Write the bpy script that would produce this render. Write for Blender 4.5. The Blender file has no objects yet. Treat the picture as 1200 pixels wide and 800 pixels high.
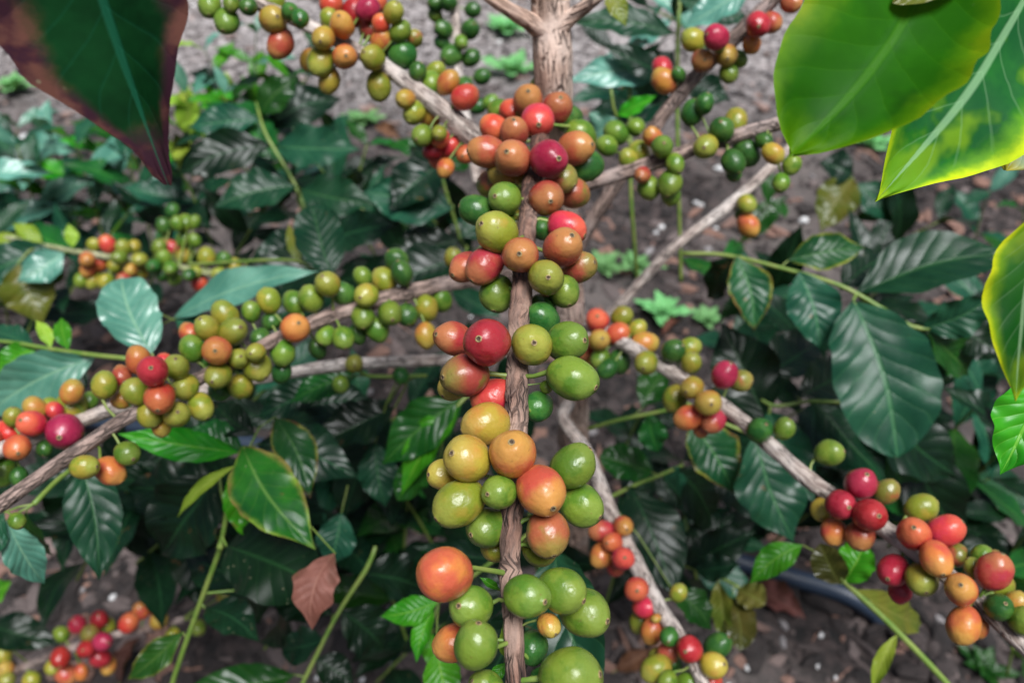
import bpy, math, random
import numpy as np
from mathutils import Vector, Matrix, Quaternion, noise
random.seed(11); np.random.seed(11)
sc = bpy.context.scene
COL = sc.collection
RAD = math.radians

# ------------------------------------------------------------------ camera
H, PITCH, FPX = 1.05, RAD(42), 933.0
FWD = Vector((0, math.cos(PITCH), -math.sin(PITCH)))
UP = Vector((0, math.sin(PITCH), math.cos(PITCH)))
RIGHT = Vector((1, 0, 0))
EYE = Vector((0, 0, H))

def at(x, y, d):
    """point seen at pixel x, y of the 1200x800 photograph, d metres along the view axis"""
    return EYE + FWD * d + RIGHT * ((x - 600) / FPX * d) + UP * ((400 - y) / FPX * d)

def ground_at(x, y, z=0.0):
    k = math.sin(PITCH) - (400 - y) / FPX * math.cos(PITCH)
    return at(x, y, (H - z) / k)

cam = bpy.data.cameras.new('camera')
co = bpy.data.objects.new('camera', cam); COL.objects.link(co)
co.location = EYE
co.rotation_euler = (math.pi / 2 - PITCH, 0, 0)
cam.sensor_width = 36; cam.lens = 36 * FPX / 1200
cam.clip_start = 0.01; cam.clip_end = 200
cam.dof.use_dof = True; cam.dof.focus_distance = 0.258; cam.dof.aperture_fstop = 10.5; cam.dof.aperture_blades = 7
sc.camera = co

# ------------------------------------------------------------------ light
w = bpy.data.worlds.new('World'); sc.world = w; w.use_nodes = True
nt = w.node_tree; bg = nt.nodes['Background']
sky = nt.nodes.new('ShaderNodeTexSky'); sky.sky_type = 'NISHITA'; sky.sun_disc = False
SUN_EL, SUN_AZ = RAD(70), RAD(150)
sky.sun_elevation = SUN_EL; sky.sun_rotation = SUN_AZ
sky.air_density = 1.0; sky.dust_density = 4.0; sky.ozone_density = 1.0
nt.links.new(sky.outputs[0], bg.inputs[0]); bg.inputs[1].default_value = 0.05
sd = bpy.data.lights.new('sun', 'SUN'); sd.energy = 4.5; sd.angle = RAD(30); sd.color = (.97, .985, 1)
so = bpy.data.objects.new('sun', sd); COL.objects.link(so)
sdir = Vector((math.sin(SUN_AZ) * math.cos(SUN_EL), math.cos(SUN_AZ) * math.cos(SUN_EL), math.sin(SUN_EL)))
so.rotation_euler = (-sdir).to_track_quat('-Z', 'Y').to_euler()
so.location = (0, 0, 5)
vs = sc.view_settings
vs.view_transform = 'Standard'; vs.look = 'None'; vs.exposure = 0.62; vs.gamma = 1; vs.use_curve_mapping = False
sc.cycles.max_bounces = 6; sc.cycles.diffuse_bounces = 3; sc.cycles.glossy_bounces = 3; sc.cycles.transmission_bounces = 4
sc.cycles.use_denoising = True

# ------------------------------------------------------------------ materials
def lin(c):
    return tuple(((v / 255) / 12.92 if v / 255 <= .04045 else ((v / 255 + .055) / 1.055) ** 2.4) for v in c) + (1,)

class N:
    def __init__(s, name):
        s.m = bpy.data.materials.new(name); s.m.use_nodes = True
        s.t = s.m.node_tree; s.b = s.t.nodes['Principled BSDF']; s.out = s.t.nodes['Material Output']
    def n(s, kind, **kw):
        o = s.t.nodes.new('ShaderNode' + kind)
        for k, v in kw.items(): setattr(o, k, v)
        return o
    def l(s, a, b): s.t.links.new(a, b)
    def put(s, v, sock):
        if hasattr(v, 'is_linked') or isinstance(v, bpy.types.NodeSocket): s.l(v, sock)
        else: sock.default_value = v
    def math(s, op, a, b=0.0, c=0.0, clamp=False):
        o = s.n('Math', operation=op); o.use_clamp = clamp
        s.put(a, o.inputs[0]); s.put(b, o.inputs[1]); s.put(c, o.inputs[2]); return o.outputs[0]
    def mix(s, f, a, b):
        o = s.n('Mix', data_type='RGBA'); s.put(f, o.inputs[0]); s.put(a, o.inputs[6]); s.put(b, o.inputs[7]); return o.outputs[2]
    def step(s, v, lo, hi):
        o = s.n('MapRange', interpolation_type='SMOOTHSTEP')
        s.put(v, o.inputs[0]); o.inputs[1].default_value = lo; o.inputs[2].default_value = hi; return o.outputs[0]
    def noise(s, vec, scale, detail=3, rough=.5):
        o = s.n('TexNoise'); o.inputs['Scale'].default_value = scale; o.inputs['Detail'].default_value = detail
        o.inputs['Roughness'].default_value = rough
        if vec is not None: s.l(vec, o.inputs['Vector'])
        return o.outputs['Fac']
    def bump(s, h, strength, dist):
        o = s.n('Bump'); o.inputs['Strength'].default_value = strength; o.inputs['Distance'].default_value = dist
        s.l(h, o.inputs['Height']); s.l(o.outputs[0], s.b.inputs['Normal'])

def cherry_mat(name, c1, c2, spread=.5, tip=None):
    k = N(name)
    tc = k.n('TexCoord'); oi = k.n('ObjectInfo')
    add = k.n('VectorMath', operation='ADD'); k.l(tc.outputs['Object'], add.inputs[0])
    comb = k.n('CombineXYZ'); r100 = k.math('MULTIPLY', oi.outputs['Random'], 60)
    for i in range(3): k.l(r100, comb.inputs[i])
    k.l(comb.outputs[0], add.inputs[1]); vec = add.outputs[0]
    f = k.step(k.noise(vec, .75, 3), .58 - spread * .28, .44 + spread * .26)
    col = k.mix(f, lin(c1), lin(c2))
    if tip:
        sx = k.n('SeparateXYZ'); k.l(tc.outputs['Object'], sx.inputs[0])
        zf = k.step(k.math('ADD', sx.outputs[2], k.math('MULTIPLY', k.noise(vec, 2.5, 2), .5)), .55, 1.25)
        col = k.mix(k.math('MULTIPLY', zf, .75), col, lin(tip))
    # fine pale lenticels and dull bloom
    sp = k.step(k.noise(vec, 22, 2), .64, .74)
    col = k.mix(k.math('MULTIPLY', sp, .12), col, lin((225, 205, 150)))
    scar = k.step(k.noise(vec, 4.3, 5, .65), .64, .7)
    col = k.mix(k.math('MULTIPLY', scar, .5), col, lin((110, 75, 45)))
    hs = k.n('HueSaturation'); k.l(col, hs.inputs['Color'])
    hs.inputs['Saturation'].default_value = .97
    k.l(k.math('ADD', k.math('MULTIPLY', oi.outputs['Random'], .03), .485), hs.inputs['Hue'])
    w2 = k.n('TexWhiteNoise', noise_dimensions='1D'); k.l(r100, w2.inputs['W'])
    k.l(k.math('ADD', k.math('MULTIPLY', w2.outputs['Value'], .24), .66), hs.inputs['Value'])
    k.l(hs.outputs[0], k.b.inputs['Base Color'])
    k.l(k.math('ADD', k.math('MULTIPLY', k.noise(vec, 3, 4), .24), .18), k.b.inputs['Roughness'])
    k.b.inputs['Subsurface Weight'].default_value = .06
    k.b.inputs['Subsurface Radius'].default_value = (.4, .2, .1); k.b.inputs['Subsurface Scale'].default_value = .004
    k.b.inputs['Specular IOR Level'].default_value = .36
    k.bump(k.math('ADD', k.noise(vec, 2.2, 2), k.math('MULTIPLY', k.noise(vec, 30, 2), .06)), .35, .0012)
    return k.m

CH = {
 'G': cherry_mat('cherry_green', (76, 112, 26), (104, 128, 36), .5, (112, 134, 50)),
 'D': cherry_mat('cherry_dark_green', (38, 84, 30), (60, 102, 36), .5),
 'L': cherry_mat('cherry_lime', (116, 128, 30), (146, 134, 40), .55, (140, 146, 58)),
 'Y': cherry_mat('cherry_yellow', (164, 140, 42), (176, 118, 46), .75, (164, 146, 62)),
 'O': cherry_mat('cherry_orange', (192, 116, 44), (178, 78, 48), .75, (184, 140, 60)),
 'A': cherry_mat('cherry_salmon', (162, 44, 42), (164, 78, 50), .7, (174, 116, 64)),
 'R': cherry_mat('cherry_red', (184, 26, 40), (190, 66, 46), .75, (196, 98, 56)),
 'C': cherry_mat('cherry_crimson', (146, 14, 38), (164, 34, 52), .5),
 'B': cherry_mat('cherry_blush', (110, 108, 40), (156, 72, 48), .6, (134, 126, 56)),
}

def plain(name, c, rough=.6, c2=None, scale=60, bump=0.0):
    k = N(name); tc = k.n('TexCoord'); v = tc.outputs['Object']
    if c2: k.l(k.mix(k.step(k.noise(v, scale, 4), .35, .65), lin(c), lin(c2)), k.b.inputs['Base Color'])
    else: k.b.inputs['Base Color'].default_value = lin(c)
    k.b.inputs['Roughness'].default_value = rough
    if bump: k.bump(k.noise(v, scale * 2, 4), bump, .002)
    return k.m

NAVELC = plain('navel_centre', (58, 44, 30), .8)
NAVEL = plain('navel', (140, 122, 78), .7, (84, 66, 44), 9)
STALK = plain('stalk', (84, 112, 40), .5, (112, 124, 58), 120)
STEM = plain('green_stem', (84, 112, 40), .5, (110, 124, 58), 90)

def n3_(k):
    tc = k.n('TexCoord'); return k.noise(tc.outputs['Object'], 90, 3)

def bark_mat(name, ca, cb, cc, fine=1.0):
    k = N(name)
    uv = k.n('UVMap'); mp = k.n('Mapping'); k.l(uv.outputs[0], mp.inputs[0])
    mp.inputs['Scale'].default_value = (55 * fine, 430 * fine, 1)     # u = metres along, v = metres around: long fissures
    n1 = k.noise(mp.outputs[0], 1, 5, .62)
    mp2 = k.n('Mapping'); k.l(uv.outputs[0], mp2.inputs[0]); mp2.inputs['Scale'].default_value = (320, 150, 1)
    n2 = k.noise(mp2.outputs[0], 1, 4, .6)
    tc = k.n('TexCoord'); n3 = k.noise(tc.outputs['Object'], 28, 3)
    mp3 = k.n('Mapping'); k.l(uv.outputs[0], mp3.inputs[0]); mp3.inputs['Scale'].default_value = (110 * fine, 520 * fine, 1)
    vo = k.n('TexVoronoi', feature='DISTANCE_TO_EDGE'); vo.inputs['Scale'].default_value = 1; k.l(mp3.outputs[0], vo.inputs['Vector'])
    cr = k.math('MULTIPLY', k.math('SUBTRACT', 1, k.step(vo.outputs['Distance'], .02, .14)), k.step(n3_(k), .4, .6))
    col = k.mix(k.step(n1, .38, .62), lin(cb), lin(ca))
    col = k.mix(k.math('MULTIPLY', k.step(n3, .42, .68), .7), col, lin(cc))
    col = k.mix(k.math('MULTIPLY', k.step(n2, .56, .7), .45), col, lin(cb))
    col = k.mix(k.math('MULTIPLY', cr, .7), col, lin(tuple(v * .5 for v in cb)))
    k.l(col, k.b.inputs['Base Color']); k.b.inputs['Roughness'].default_value = .75
    k.bump(k.math('SUBTRACT', k.math('ADD', k.math('MULTIPLY', n1, 1.0), k.math('MULTIPLY', n2, .4)), k.math('MULTIPLY', cr, .9)), .75, .002)
    return k.m

BARK = bark_mat('bark_grey', (148, 126, 116), (84, 68, 60), (166, 150, 144))
BARKH = bark_mat('bark_brown', (112, 80, 66), (52, 32, 26), (158, 132, 118))
BARKP = bark_mat('bark_pale', (186, 172, 162), (118, 102, 94), (196, 188, 182))
BARKT = bark_mat('bark_trunk', (190, 160, 142), (118, 94, 80), (202, 182, 170), .6)

def leaf_mat(name, c1, c2, vein, margin=None, mw=.25, rough=.34, trans=.12, blotch=None, spec=.24, inner=None, vs_=.18, bp=.28, val=.42):
    k = N(name)
    uv = k.n('UVMap'); sx = k.n('SeparateXYZ'); k.l(uv.outputs[0], sx.inputs[0])
    u = sx.outputs[0]; v = k.math('SUBTRACT', k.math('MULTIPLY', sx.outputs[1], 2), 1)
    av = k.math('ABSOLUTE', v); oi = k.n('ObjectInfo')
    tc = k.n('TexCoord'); ob = tc.outputs['Object']
    nb = k.noise(ob, 35, 4, .6)
    col = k.mix(k.step(nb, .36, .66), lin(c1), lin(c2))
    if blotch: col = k.mix(k.math('MULTIPLY', k.step(k.noise(ob, 48, 3), .5, .62), .7), col, lin(blotch))
    wob = k.math('MULTIPLY', k.math('SUBTRACT', k.noise(ob, 60, 2), .5), .35)
    ph = k.math('ADD', k.math('SUBTRACT', k.math('MULTIPLY', u, 8.5), k.math('MULTIPLY', k.math('POWER', av, .8), 2.1)), wob)
    ss = k.math('ABSOLUTE', k.math('SINE', k.math('MULTIPLY', ph, math.pi)))
    lat = k.math('SUBTRACT', 1, k.step(ss, .04, .26))
    mid = k.math('SUBTRACT', 1, k.step(av, .025, .07))
    col = k.mix(k.math('MULTIPLY', lat, vs_), col, lin(vein))
    if margin:
        e = k.math('ADD', k.math('MAXIMUM', av, k.math('MULTIPLY', k.math('SUBTRACT', u, .55), 2.1)), k.math('MULTIPLY', k.math('SUBTRACT', k.noise(ob, 70, 4, .6), .5), .55))
        mk = k.step(e, 1 - mw - .12, 1 - mw + .16)
        if inner: col = k.mix(k.step(e, 1 - mw - .4, 1 - mw), col, lin(inner))
        col = k.mix(mk, col, margin_col(k, ob, margin))
    col = k.mix(k.math('MULTIPLY', mid, .55), col, lin(vein))
    # dust specks and small spots
    dn = k.n('TexVoronoi'); dn.inputs['Scale'].default_value = 210; k.l(ob, dn.inputs['Vector'])
    spot = k.math('MULTIPLY', k.math('SUBTRACT', 1, k.step(dn.outputs['Distance'], .08, .16)), k.step(k.noise(ob, 24, 2), .56, .66))
    col = k.mix(k.math('MULTIPLY', spot, .5), col, lin((150, 150, 120)))
    bl = k.math('MULTIPLY', k.step(k.noise(ob, 75, 4, .6), .66, .71), k.step(k.noise(ob, 14, 1), .5, .58))
    col = k.mix(k.math('MULTIPLY', bl, .7), col, lin((104, 78, 44)))
    hs = k.n('HueSaturation'); k.l(col, hs.inputs['Color'])
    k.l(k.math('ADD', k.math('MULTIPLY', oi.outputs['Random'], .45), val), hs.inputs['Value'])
    k.l(k.math('ADD', k.math('MULTIPLY', oi.outputs['Random'], .03), .485), hs.inputs['Hue'])
    k.l(hs.outputs[0], k.b.inputs['Base Color'])
    k.l(k.math('ADD', k.math('MULTIPLY', k.noise(ob, 30, 3), .24), rough - .09), k.b.inputs['Roughness'])
    k.b.inputs['Specular IOR Level'].default_value = spec
    pil = k.math('SUBTRACT', k.math('POWER', ss, .55), k.math('MULTIPLY', mid, 1.2))
    k.bump(k.math('ADD', pil, k.math('MULTIPLY', k.noise(ob, 220, 3), .15)), bp, .0016)
    tr = k.n('BsdfTranslucent'); k.l(k.mix(.5, hs.outputs[0], lin((120, 170, 30))), tr.inputs[0])
    ms = k.n('MixShader'); ms.inputs[0].default_value = trans
    k.l(k.b.outputs[0], ms.inputs[1]); k.l(tr.outputs[0], ms.inputs[2]); k.l(ms.outputs[0], k.out.inputs[0])
    return k.m

def margin_col(k, ob, m):
    if isinstance(m[0], tuple):
        return k.mix(k.step(k.noise(ob, 90, 4), .4, .62), lin(m[0]), lin(m[1]))
    return lin(m)

LM = {
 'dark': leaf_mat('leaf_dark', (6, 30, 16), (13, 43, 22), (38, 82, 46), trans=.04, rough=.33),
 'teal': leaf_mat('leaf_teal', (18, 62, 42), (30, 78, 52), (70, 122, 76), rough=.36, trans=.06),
 'pale': leaf_mat('leaf_pale', (66, 118, 100), (94, 144, 124), (130, 170, 136), rough=.3, spec=.6, val=.6),  # bluish sky sheen on the blades partly put into this colour
 'mid': leaf_mat('leaf_mid', (18, 74, 24), (34, 94, 30), (80, 134, 56), rough=.28),
 'bright': leaf_mat('leaf_bright', (34, 112, 16), (62, 134, 22), (120, 170, 60), trans=.2, rough=.3, val=.7),
 'lime': leaf_mat('leaf_lime', (126, 160, 46), (150, 172, 60), (176, 190, 96), trans=.3, val=.65),
 'olive': leaf_mat('leaf_olive', (92, 108, 34), (112, 112, 40), (140, 140, 66), rough=.3),
 'bronze': leaf_mat('leaf_bronze', (70, 74, 30), (92, 84, 38), (120, 128, 60), rough=.22),
 'yedge': leaf_mat('leaf_yellow_edge', (18, 66, 34), (30, 80, 38), (76, 126, 64), margin=(150, 156, 48), mw=.08),
 'bedge': leaf_mat('leaf_brown_edge', (18, 66, 34), (32, 82, 38), (76, 126, 64), margin=((150, 152, 56), (112, 66, 44)), mw=.1),
 'half': leaf_mat('leaf_half_yellow', (22, 80, 30), (46, 112, 30), (110, 150, 70), margin=((128, 156, 56), (130, 116, 60)), mw=.14, trans=.25),
 'fgreen': leaf_mat('leaf_near_green', (14, 100, 4), (30, 122, 6), (60, 140, 14), margin=(140, 172, 14), mw=.05, rough=.5, trans=.35, vs_=.1, bp=.12, spec=.1, val=.58, blotch=(10, 78, 8), inner=(84, 146, 8)),  # inner yellow-green painted for the half that catches more light
 'fyellow': leaf_mat('leaf_near_yellow', (16, 66, 26), (30, 88, 24), (128, 160, 120), margin=((176, 186, 24), (150, 168, 22)), mw=.15, spec=.04, rough=.5, blotch=(104, 132, 22), inner=(86, 126, 22), bp=.14, vs_=.12, val=.7),
 'fbacklit': leaf_mat('leaf_near_backlit', val=.8, c1=(150, 176, 140), c2=(176, 196, 160), vein=(200, 214, 180), margin=(196, 190, 60), mw=.2, trans=.3),  # white-green of a backlit underside painted into the base colour
 'fdark': leaf_mat('leaf_near_dark', (4, 30, 9), (10, 50, 18), (22, 78, 54), margin=((46, 25, 36), (84, 50, 46)), mw=.33, rough=.7, trans=.02, spec=.02, vs_=.1, bp=.2, val=.34),  # near-black green paints in the backlit shade; brown margin is withered tissue
 'dry': leaf_mat('leaf_dry', (120, 72, 60), (148, 98, 86), (164, 116, 100), rough=.6, blotch=(96, 58, 44), trans=.1, spec=.25),
 'drydark': leaf_mat('leaf_dry_dark', (86, 52, 42), (116, 74, 56), (130, 92, 70), rough=.6, spec=.25),
 'weed': leaf_mat('leaf_weed', (96, 158, 92), (126, 182, 116), (160, 204, 150), rough=.5, trans=.25, val=.6),
}

# ------------------------------------------------------------------ scene helpers
WL = {}                                                # world location of every parent (none of them is rotated)
def link(o, parent=None, loc=None):
    COL.objects.link(o)
    loc = Vector(loc) if loc is not None else Vector((0, 0, 0))
    WL[o.name] = loc
    if parent is not None:
        o.parent = parent; o.location = loc - WL[parent.name]
    else: o.location = loc
    return o

def tag(o, label=None, cat=None, group=None, kind=None):
    if label: o['label'] = label
    if cat: o['category'] = cat
    if group: o['group'] = group
    if kind: o['kind'] = kind
    return o

def thing(name, loc, label, cat, group=None):
    o = bpy.data.objects.new(name, None); o.empty_display_size = .05
    return tag(link(o, None, loc), label, cat, group)

def mesh_obj(name, verts, faces, mats, parent=None, loc=None, mi=None, uvs=None, smooth=True):
    loc = Vector(loc) if loc is not None else Vector((0, 0, 0))
    me = bpy.data.meshes.new(name)
    me.from_pydata([tuple(Vector(v) - loc) for v in verts], [], faces)
    for m in mats: me.materials.append(m)
    if mi is not None: me.polygons.foreach_set('material_index', mi)
    me.polygons.foreach_set('use_smooth', [smooth] * len(faces))
    if uvs is not None:
        ul = me.uv_layers.new(name='UVMap')
        flat = [0.0] * (2 * len(me.loops))
        for i, lp in enumerate(me.loops):
            q = uvs[lp.vertex_index]; flat[2 * i] = q[0]; flat[2 * i + 1] = q[1]
        ul.data.foreach_set('uv', flat)
    me.update()
    return link(bpy.data.objects.new(name, me), parent, loc)

class MB:
    def __init__(s): s.v = []; s.f = []; s.mi = []; s.uv = []
    def tube(s, pts, rads, seg=10, mi=0, rough=0.0, freq=60, seed=0, cap=True, ridge=0.0):
        base = len(s.v); n = len(pts); L = 0
        t0 = (pts[1] - pts[0]).normalized(); ref = t0.orthogonal().normalized()
        for i, p in enumerate(pts):
            t = (pts[min(i + 1, n - 1)] - pts[max(i - 1, 0)]).normalized()
            ref = (ref - t * ref.dot(t)).normalized(); bi = t.cross(ref)
            if i: L += (p - pts[i - 1]).length
            for k in range(seg + 1):
                a = 2 * math.pi * (k % seg) / seg; dr = ref * math.cos(a) + bi * math.sin(a); r = rads[i]
                if rough:
                    q = (p + dr * r) * freq + Vector((seed * 3.1, 0, 0))
                    r *= 1 + rough * noise.noise(q) + rough * .6 * noise.noise(q * 2.7)
                if ridge:
                    q = Vector((math.cos(a) * 2.6, math.sin(a) * 2.6, L * 22 + seed))
                    r *= 1 + ridge * noise.noise(q) + ridge * .7 * noise.noise(Vector((q.x * 2.4, q.y * 2.4, q.z * 1.5)))
                s.v.append(p + dr * r); s.uv.append((L, 2 * math.pi * rads[i] * k / seg))
        for i in range(n - 1):
            for k in range(seg):
                a = base + i * (seg + 1) + k
                s.f.append((a, a + 1, a + seg + 2, a + seg + 1)); s.mi.append(mi)
        if cap:
            for i, rev in ((0, True), (n - 1, False)):
                c = len(s.v); t = (pts[1] - pts[0]).normalized() * -1 if i == 0 else (pts[-1] - pts[-2]).normalized()
                s.v.append(pts[i] + t * rads[i] * .35); s.uv.append((L if i else 0, 0))
                for k in range(seg):
                    a = base + i * (seg + 1) + k
                    s.f.append((a + 1, a, c) if rev else (a, a + 1, c)); s.mi.append(mi)
    def build(s, name, mats, parent=None, loc=None):
        return mesh_obj(name, s.v, s.f, mats, parent, loc, s.mi, s.uv)

def smooth(pts, step=.006):
    """Catmull-Rom through 3D points with extra values carried along"""
    P = [np.array(p, float) for p in pts]; P = [2 * P[0] - P[1]] + P + [2 * P[-1] - P[-2]]
    out = []
    for i in range(1, len(P) - 2):
        d = np.linalg.norm((P[i + 1] - P[i])[:3]); m = max(2, int(d / step))
        for k in range(m):
            t = k / m
            out.append(.5 * (2 * P[i] + (P[i + 1] - P[i - 1]) * t + (2 * P[i - 1] - 5 * P[i] + 4 * P[i + 1] - P[i + 2]) * t * t + (3 * P[i] - P[i - 1] - 3 * P[i + 1] + P[i + 2]) * t ** 3))
    out.append(P[-2]); return out

def path(spec, step=.006):
    """[(px, py, depth, radius_mm)] -> world points and radii"""
    s = smooth([tuple(at(x, y, d)) + (r / 1000,) for x, y, d, r in spec], step)
    return [Vector(q[:3]) for q in s], [max(.0004, float(q[3])) for q in s]

def to_px(p):
    q = p - EYE; d = q.dot(FWD)
    return 600 + q.dot(RIGHT) / d * FPX, 400 - q.dot(UP) / d * FPX, d

# ------------------------------------------------------------------ cherries
def cherry_mesh(name, body, seed):
    rs = random.Random(seed); V = []; F = []; MI = []
    el = 1.0 + rs.uniform(.08, .3); seg = 28
    prof = [(.0, .955), (.055, .962), (.085, 1.0), (.12, 1.004), (.15, .975)]
    for i in range(1, 15):
        a = .16 + (math.pi - .16) * i / 15
        s_ = math.sin(a); prof.append((s_ ** .93, math.cos(a) * (1 - .05 * s_)))
    prof.append((.0, -1.0))
    off = Vector((rs.random() * 9, rs.random() * 9, 0))
    rings = []
    for j, (r, z) in enumerate(prof):
        if r == 0: rings.append([len(V)]); V.append(Vector((0, 0, z * el))); continue
        ring = []
        for k in range(seg):
            a = 2 * math.pi * k / seg
            p = Vector((r * math.cos(a), r * math.sin(a), z * el))
            if j > 4: p *= 1 + .07 * noise.noise(p * 1.1 + off) - .022 * math.cos(a * 2 + seed) * r
            ring.append(len(V)); V.append(p)
        rings.append(ring)
    for j in range(len(rings) - 1):
        A, B = rings[j], rings[j + 1]
        for k in range(seg):
            k2 = (k + 1) % seg
            if len(A) == 1: F.append((A[0], B[k], B[k2]))
            elif len(B) == 1: F.append((A[k], B[0], A[k2]))
            else: F.append((A[k], B[k], B[k2], A[k2]))
            MI.append(2 if j < 2 else 1 if j < 4 else 0)
    me = bpy.data.meshes.new(name); me.from_pydata([tuple(v) for v in V], [], F)
    me.materials.append(body); me.materials.append(NAVEL); me.materials.append(NAVELC)
    me.polygons.foreach_set('material_index', MI); me.polygons.foreach_set('use_smooth', [True] * len(F)); me.update()
    return me
CM = {c: [cherry_mesh('coffee_cherry', m, ord(c) % 7 * 10 + i) for i in range(4)] for c, m in CH.items()}

ALLC = []
class Branch:
    def __init__(s, plant, spec, mat, label=None, name='branch', step=.006, rough=.16, ridge=.0, seg=12):
        s.pts, s.rad = path(spec, step); s.plant = plant; s.mat = mat; s.label = label; s.name = name
        s.px = np.array([to_px(p) for p in s.pts]); s.mb = MB(); s.ch = []; s.leaves = []
        s.rough = rough; s.ridge = ridge; s.seg = seg; s.seed = random.random() * 50
    def cherries(s, text, zdef=None):
        for ln in text.replace('\n', ';').split(';'):
            t = ln.split()
            if not t: continue
            x, y, r = map(float, t[:3]); c = t[3]; r *= 1.07 if r < 18 else 1.02
            z = float(t[4]) if len(t) > 4 and t[4] != '-' else None
            nv = (float(t[5]), float(t[6])) if len(t) > 6 else None
            i = int(np.argmin((s.px[:, 0] - x) ** 2 + (s.px[:, 1] - y) ** 2)); d0 = s.px[i, 2]
            dist = math.hypot(s.px[i, 0] - x, s.px[i, 1] - y); rb = s.rad[i] / d0 * FPX
            if z is None: z = .9 if dist < r * .9 else random.uniform(-.5, .6)
            if dist < r + rb and z >= 0: dd = (r + rb) / FPX * d0 * math.sqrt(max(0, 1 - (dist / (r + rb)) ** 2)); dep = d0 - max(dd, 0) - .15 * z * r / FPX * d0
            elif dist < r + rb: dd = (r + rb) / FPX * d0 * math.sqrt(max(0, 1 - (dist / (r + rb)) ** 2)); dep = d0 + dd - .15 * z * r / FPX * d0
            else: dep = d0 - z * r / FPX * d0 * .8
            e = dict(x=x, y=y, r=r, c=c, z=z, nv=nv, i=i, d=dep, b=s, k=len(ALLC), dist=dist)
            s.ch.append(e); ALLC.append(e)
        return s
    def finish(s):
        swell = list(s.rad)
        for e in s.ch:
            for q in range(max(0, e['i'] - 3), min(len(swell), e['i'] + 4)):
                swell[q] = max(swell[q], s.rad[q] * (1.14 - .04 * abs(q - e['i'])))
        s.mb.tube(s.pts, swell, s.seg, 0, s.rough, 130, s.seed, ridge=s.ridge)
        for e in s.ch:
            P = at(e['x'], e['y'], e['d']); R = e['r'] * e['d'] / FPX; e['P'] = P; e['R'] = R
            a = s.pts[e['i']]
            out = (P - a); out = out.normalized() if out.length > 1e-6 else -FWD
            if e['nv'] and e['nv'][0] == 9:
                ax = ((P - EYE).normalized() * .9 + RIGHT * .3 - UP * .1).normalized()
            elif e['nv']:
                nx, ny = e['nv']; q = nx * nx + ny * ny
                if q > .98: k = .98 / math.sqrt(q); nx *= k; ny *= k; q = nx * nx + ny * ny
                vdir = (P - EYE).normalized(); rr = RIGHT - vdir * RIGHT.dot(vdir); uu = UP - vdir * UP.dot(vdir)
                ax = rr.normalized() * nx - uu.normalized() * ny - vdir * math.sqrt(max(0, 1 - q))
            else:
                ax = (out + .55 * Vector((random.uniform(-1, 1), random.uniform(-1, 1), random.uniform(-1, 1))) - FWD * random.uniform(-.1, .5)).normalized()
            e['ax'] = ax
            st = P - ax * R * .98
            m = (st + a) * .5 + Vector((random.uniform(-1, 1), random.uniform(-1, 1), random.uniform(-.2, 1))) * R * .25
            if (st - a).length < .06:
                s.mb.tube([a, m, st], [R * .13, R * .1, R * .14], 6, 1, cap=False)
        o = s.mb.build(s.name, [s.mat, STALK], s.plant, s.pts[0]); s.obj = o
        if s.label: o['label'] = s.label
        for e in s.ch:
            c = bpy.data.objects.new('coffee_cherry', random.choice(CM[e['c']]))
            link(c, o, e['P']); R = e['R']
            c.scale = (R, R, R)
            q = e['ax'].to_track_quat('Z', 'Y') @ Quaternion((0, 0, 1), random.uniform(0, 6.28))
            c.rotation_mode = 'QUATERNION'; c.rotation_quaternion = q
        for lf in s.leaves: lf(s)
        return o
    def leaf(s, *a, **kw):
        s.leaves.append(lambda b: leaf(b.obj, *a, stem=b, **kw)); return s

def relax():
    for it in range(60):
        moved = 0
        for i, a in enumerate(ALLC):
            for b in ALLC[i + 1:]:
                if abs(a['x'] - b['x']) > 70 or abs(a['d'] - b['d']) > .09: continue
                da, db = a['d'], b['d']; Ra, Rb = a['r'] * da / FPX, b['r'] * db / FPX
                d2 = math.hypot(a['x'] - b['x'], a['y'] - b['y']) * (da + db) / 2 / FPX
                S = (Ra + Rb) * .98
                if d2 >= S: continue
                need = math.sqrt(S * S - d2 * d2)
                f, g = (a, b) if (a['z'], -a['k']) > (b['z'], -b['k']) else (b, a)
                if a['z'] == b['z']: f, g = (b, a)
                gap = g['d'] - f['d']
                if gap < need:
                    m = min(need - gap, .01) * .5; f['d'] -= m * .8; g['d'] += m * .8; moved += 1
        if not moved: break

# ------------------------------------------------------------------ leaves
PROF = [(0, .02), (.04, .13), (.1, .36), (.2, .68), (.32, .92), (.43, 1), (.55, .96), (.67, .8), (.78, .56), (.87, .3), (.93, .14), (.97, .06), (1, .008)]
BLUNT = [(0, .02), (.04, .2), (.1, .48), (.2, .76), (.35, .97), (.5, 1), (.65, .98), (.78, .86), (.87, .66), (.94, .4), (.98, .2), (1, .02)]
DRIP = [(0, .02), (.04, .13), (.1, .36), (.2, .68), (.32, .92), (.43, 1), (.55, .95), (.66, .78), (.75, .56), (.82, .36), (.88, .2), (.93, .12), (.98, .08), (1, .03)]
def interp(T, u):
    for (a, p), (b, q) in zip(T, T[1:]):
        if u <= b: t = (u - a) / (b - a); return p + (q - p) * t
    return T[-1][1]

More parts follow.
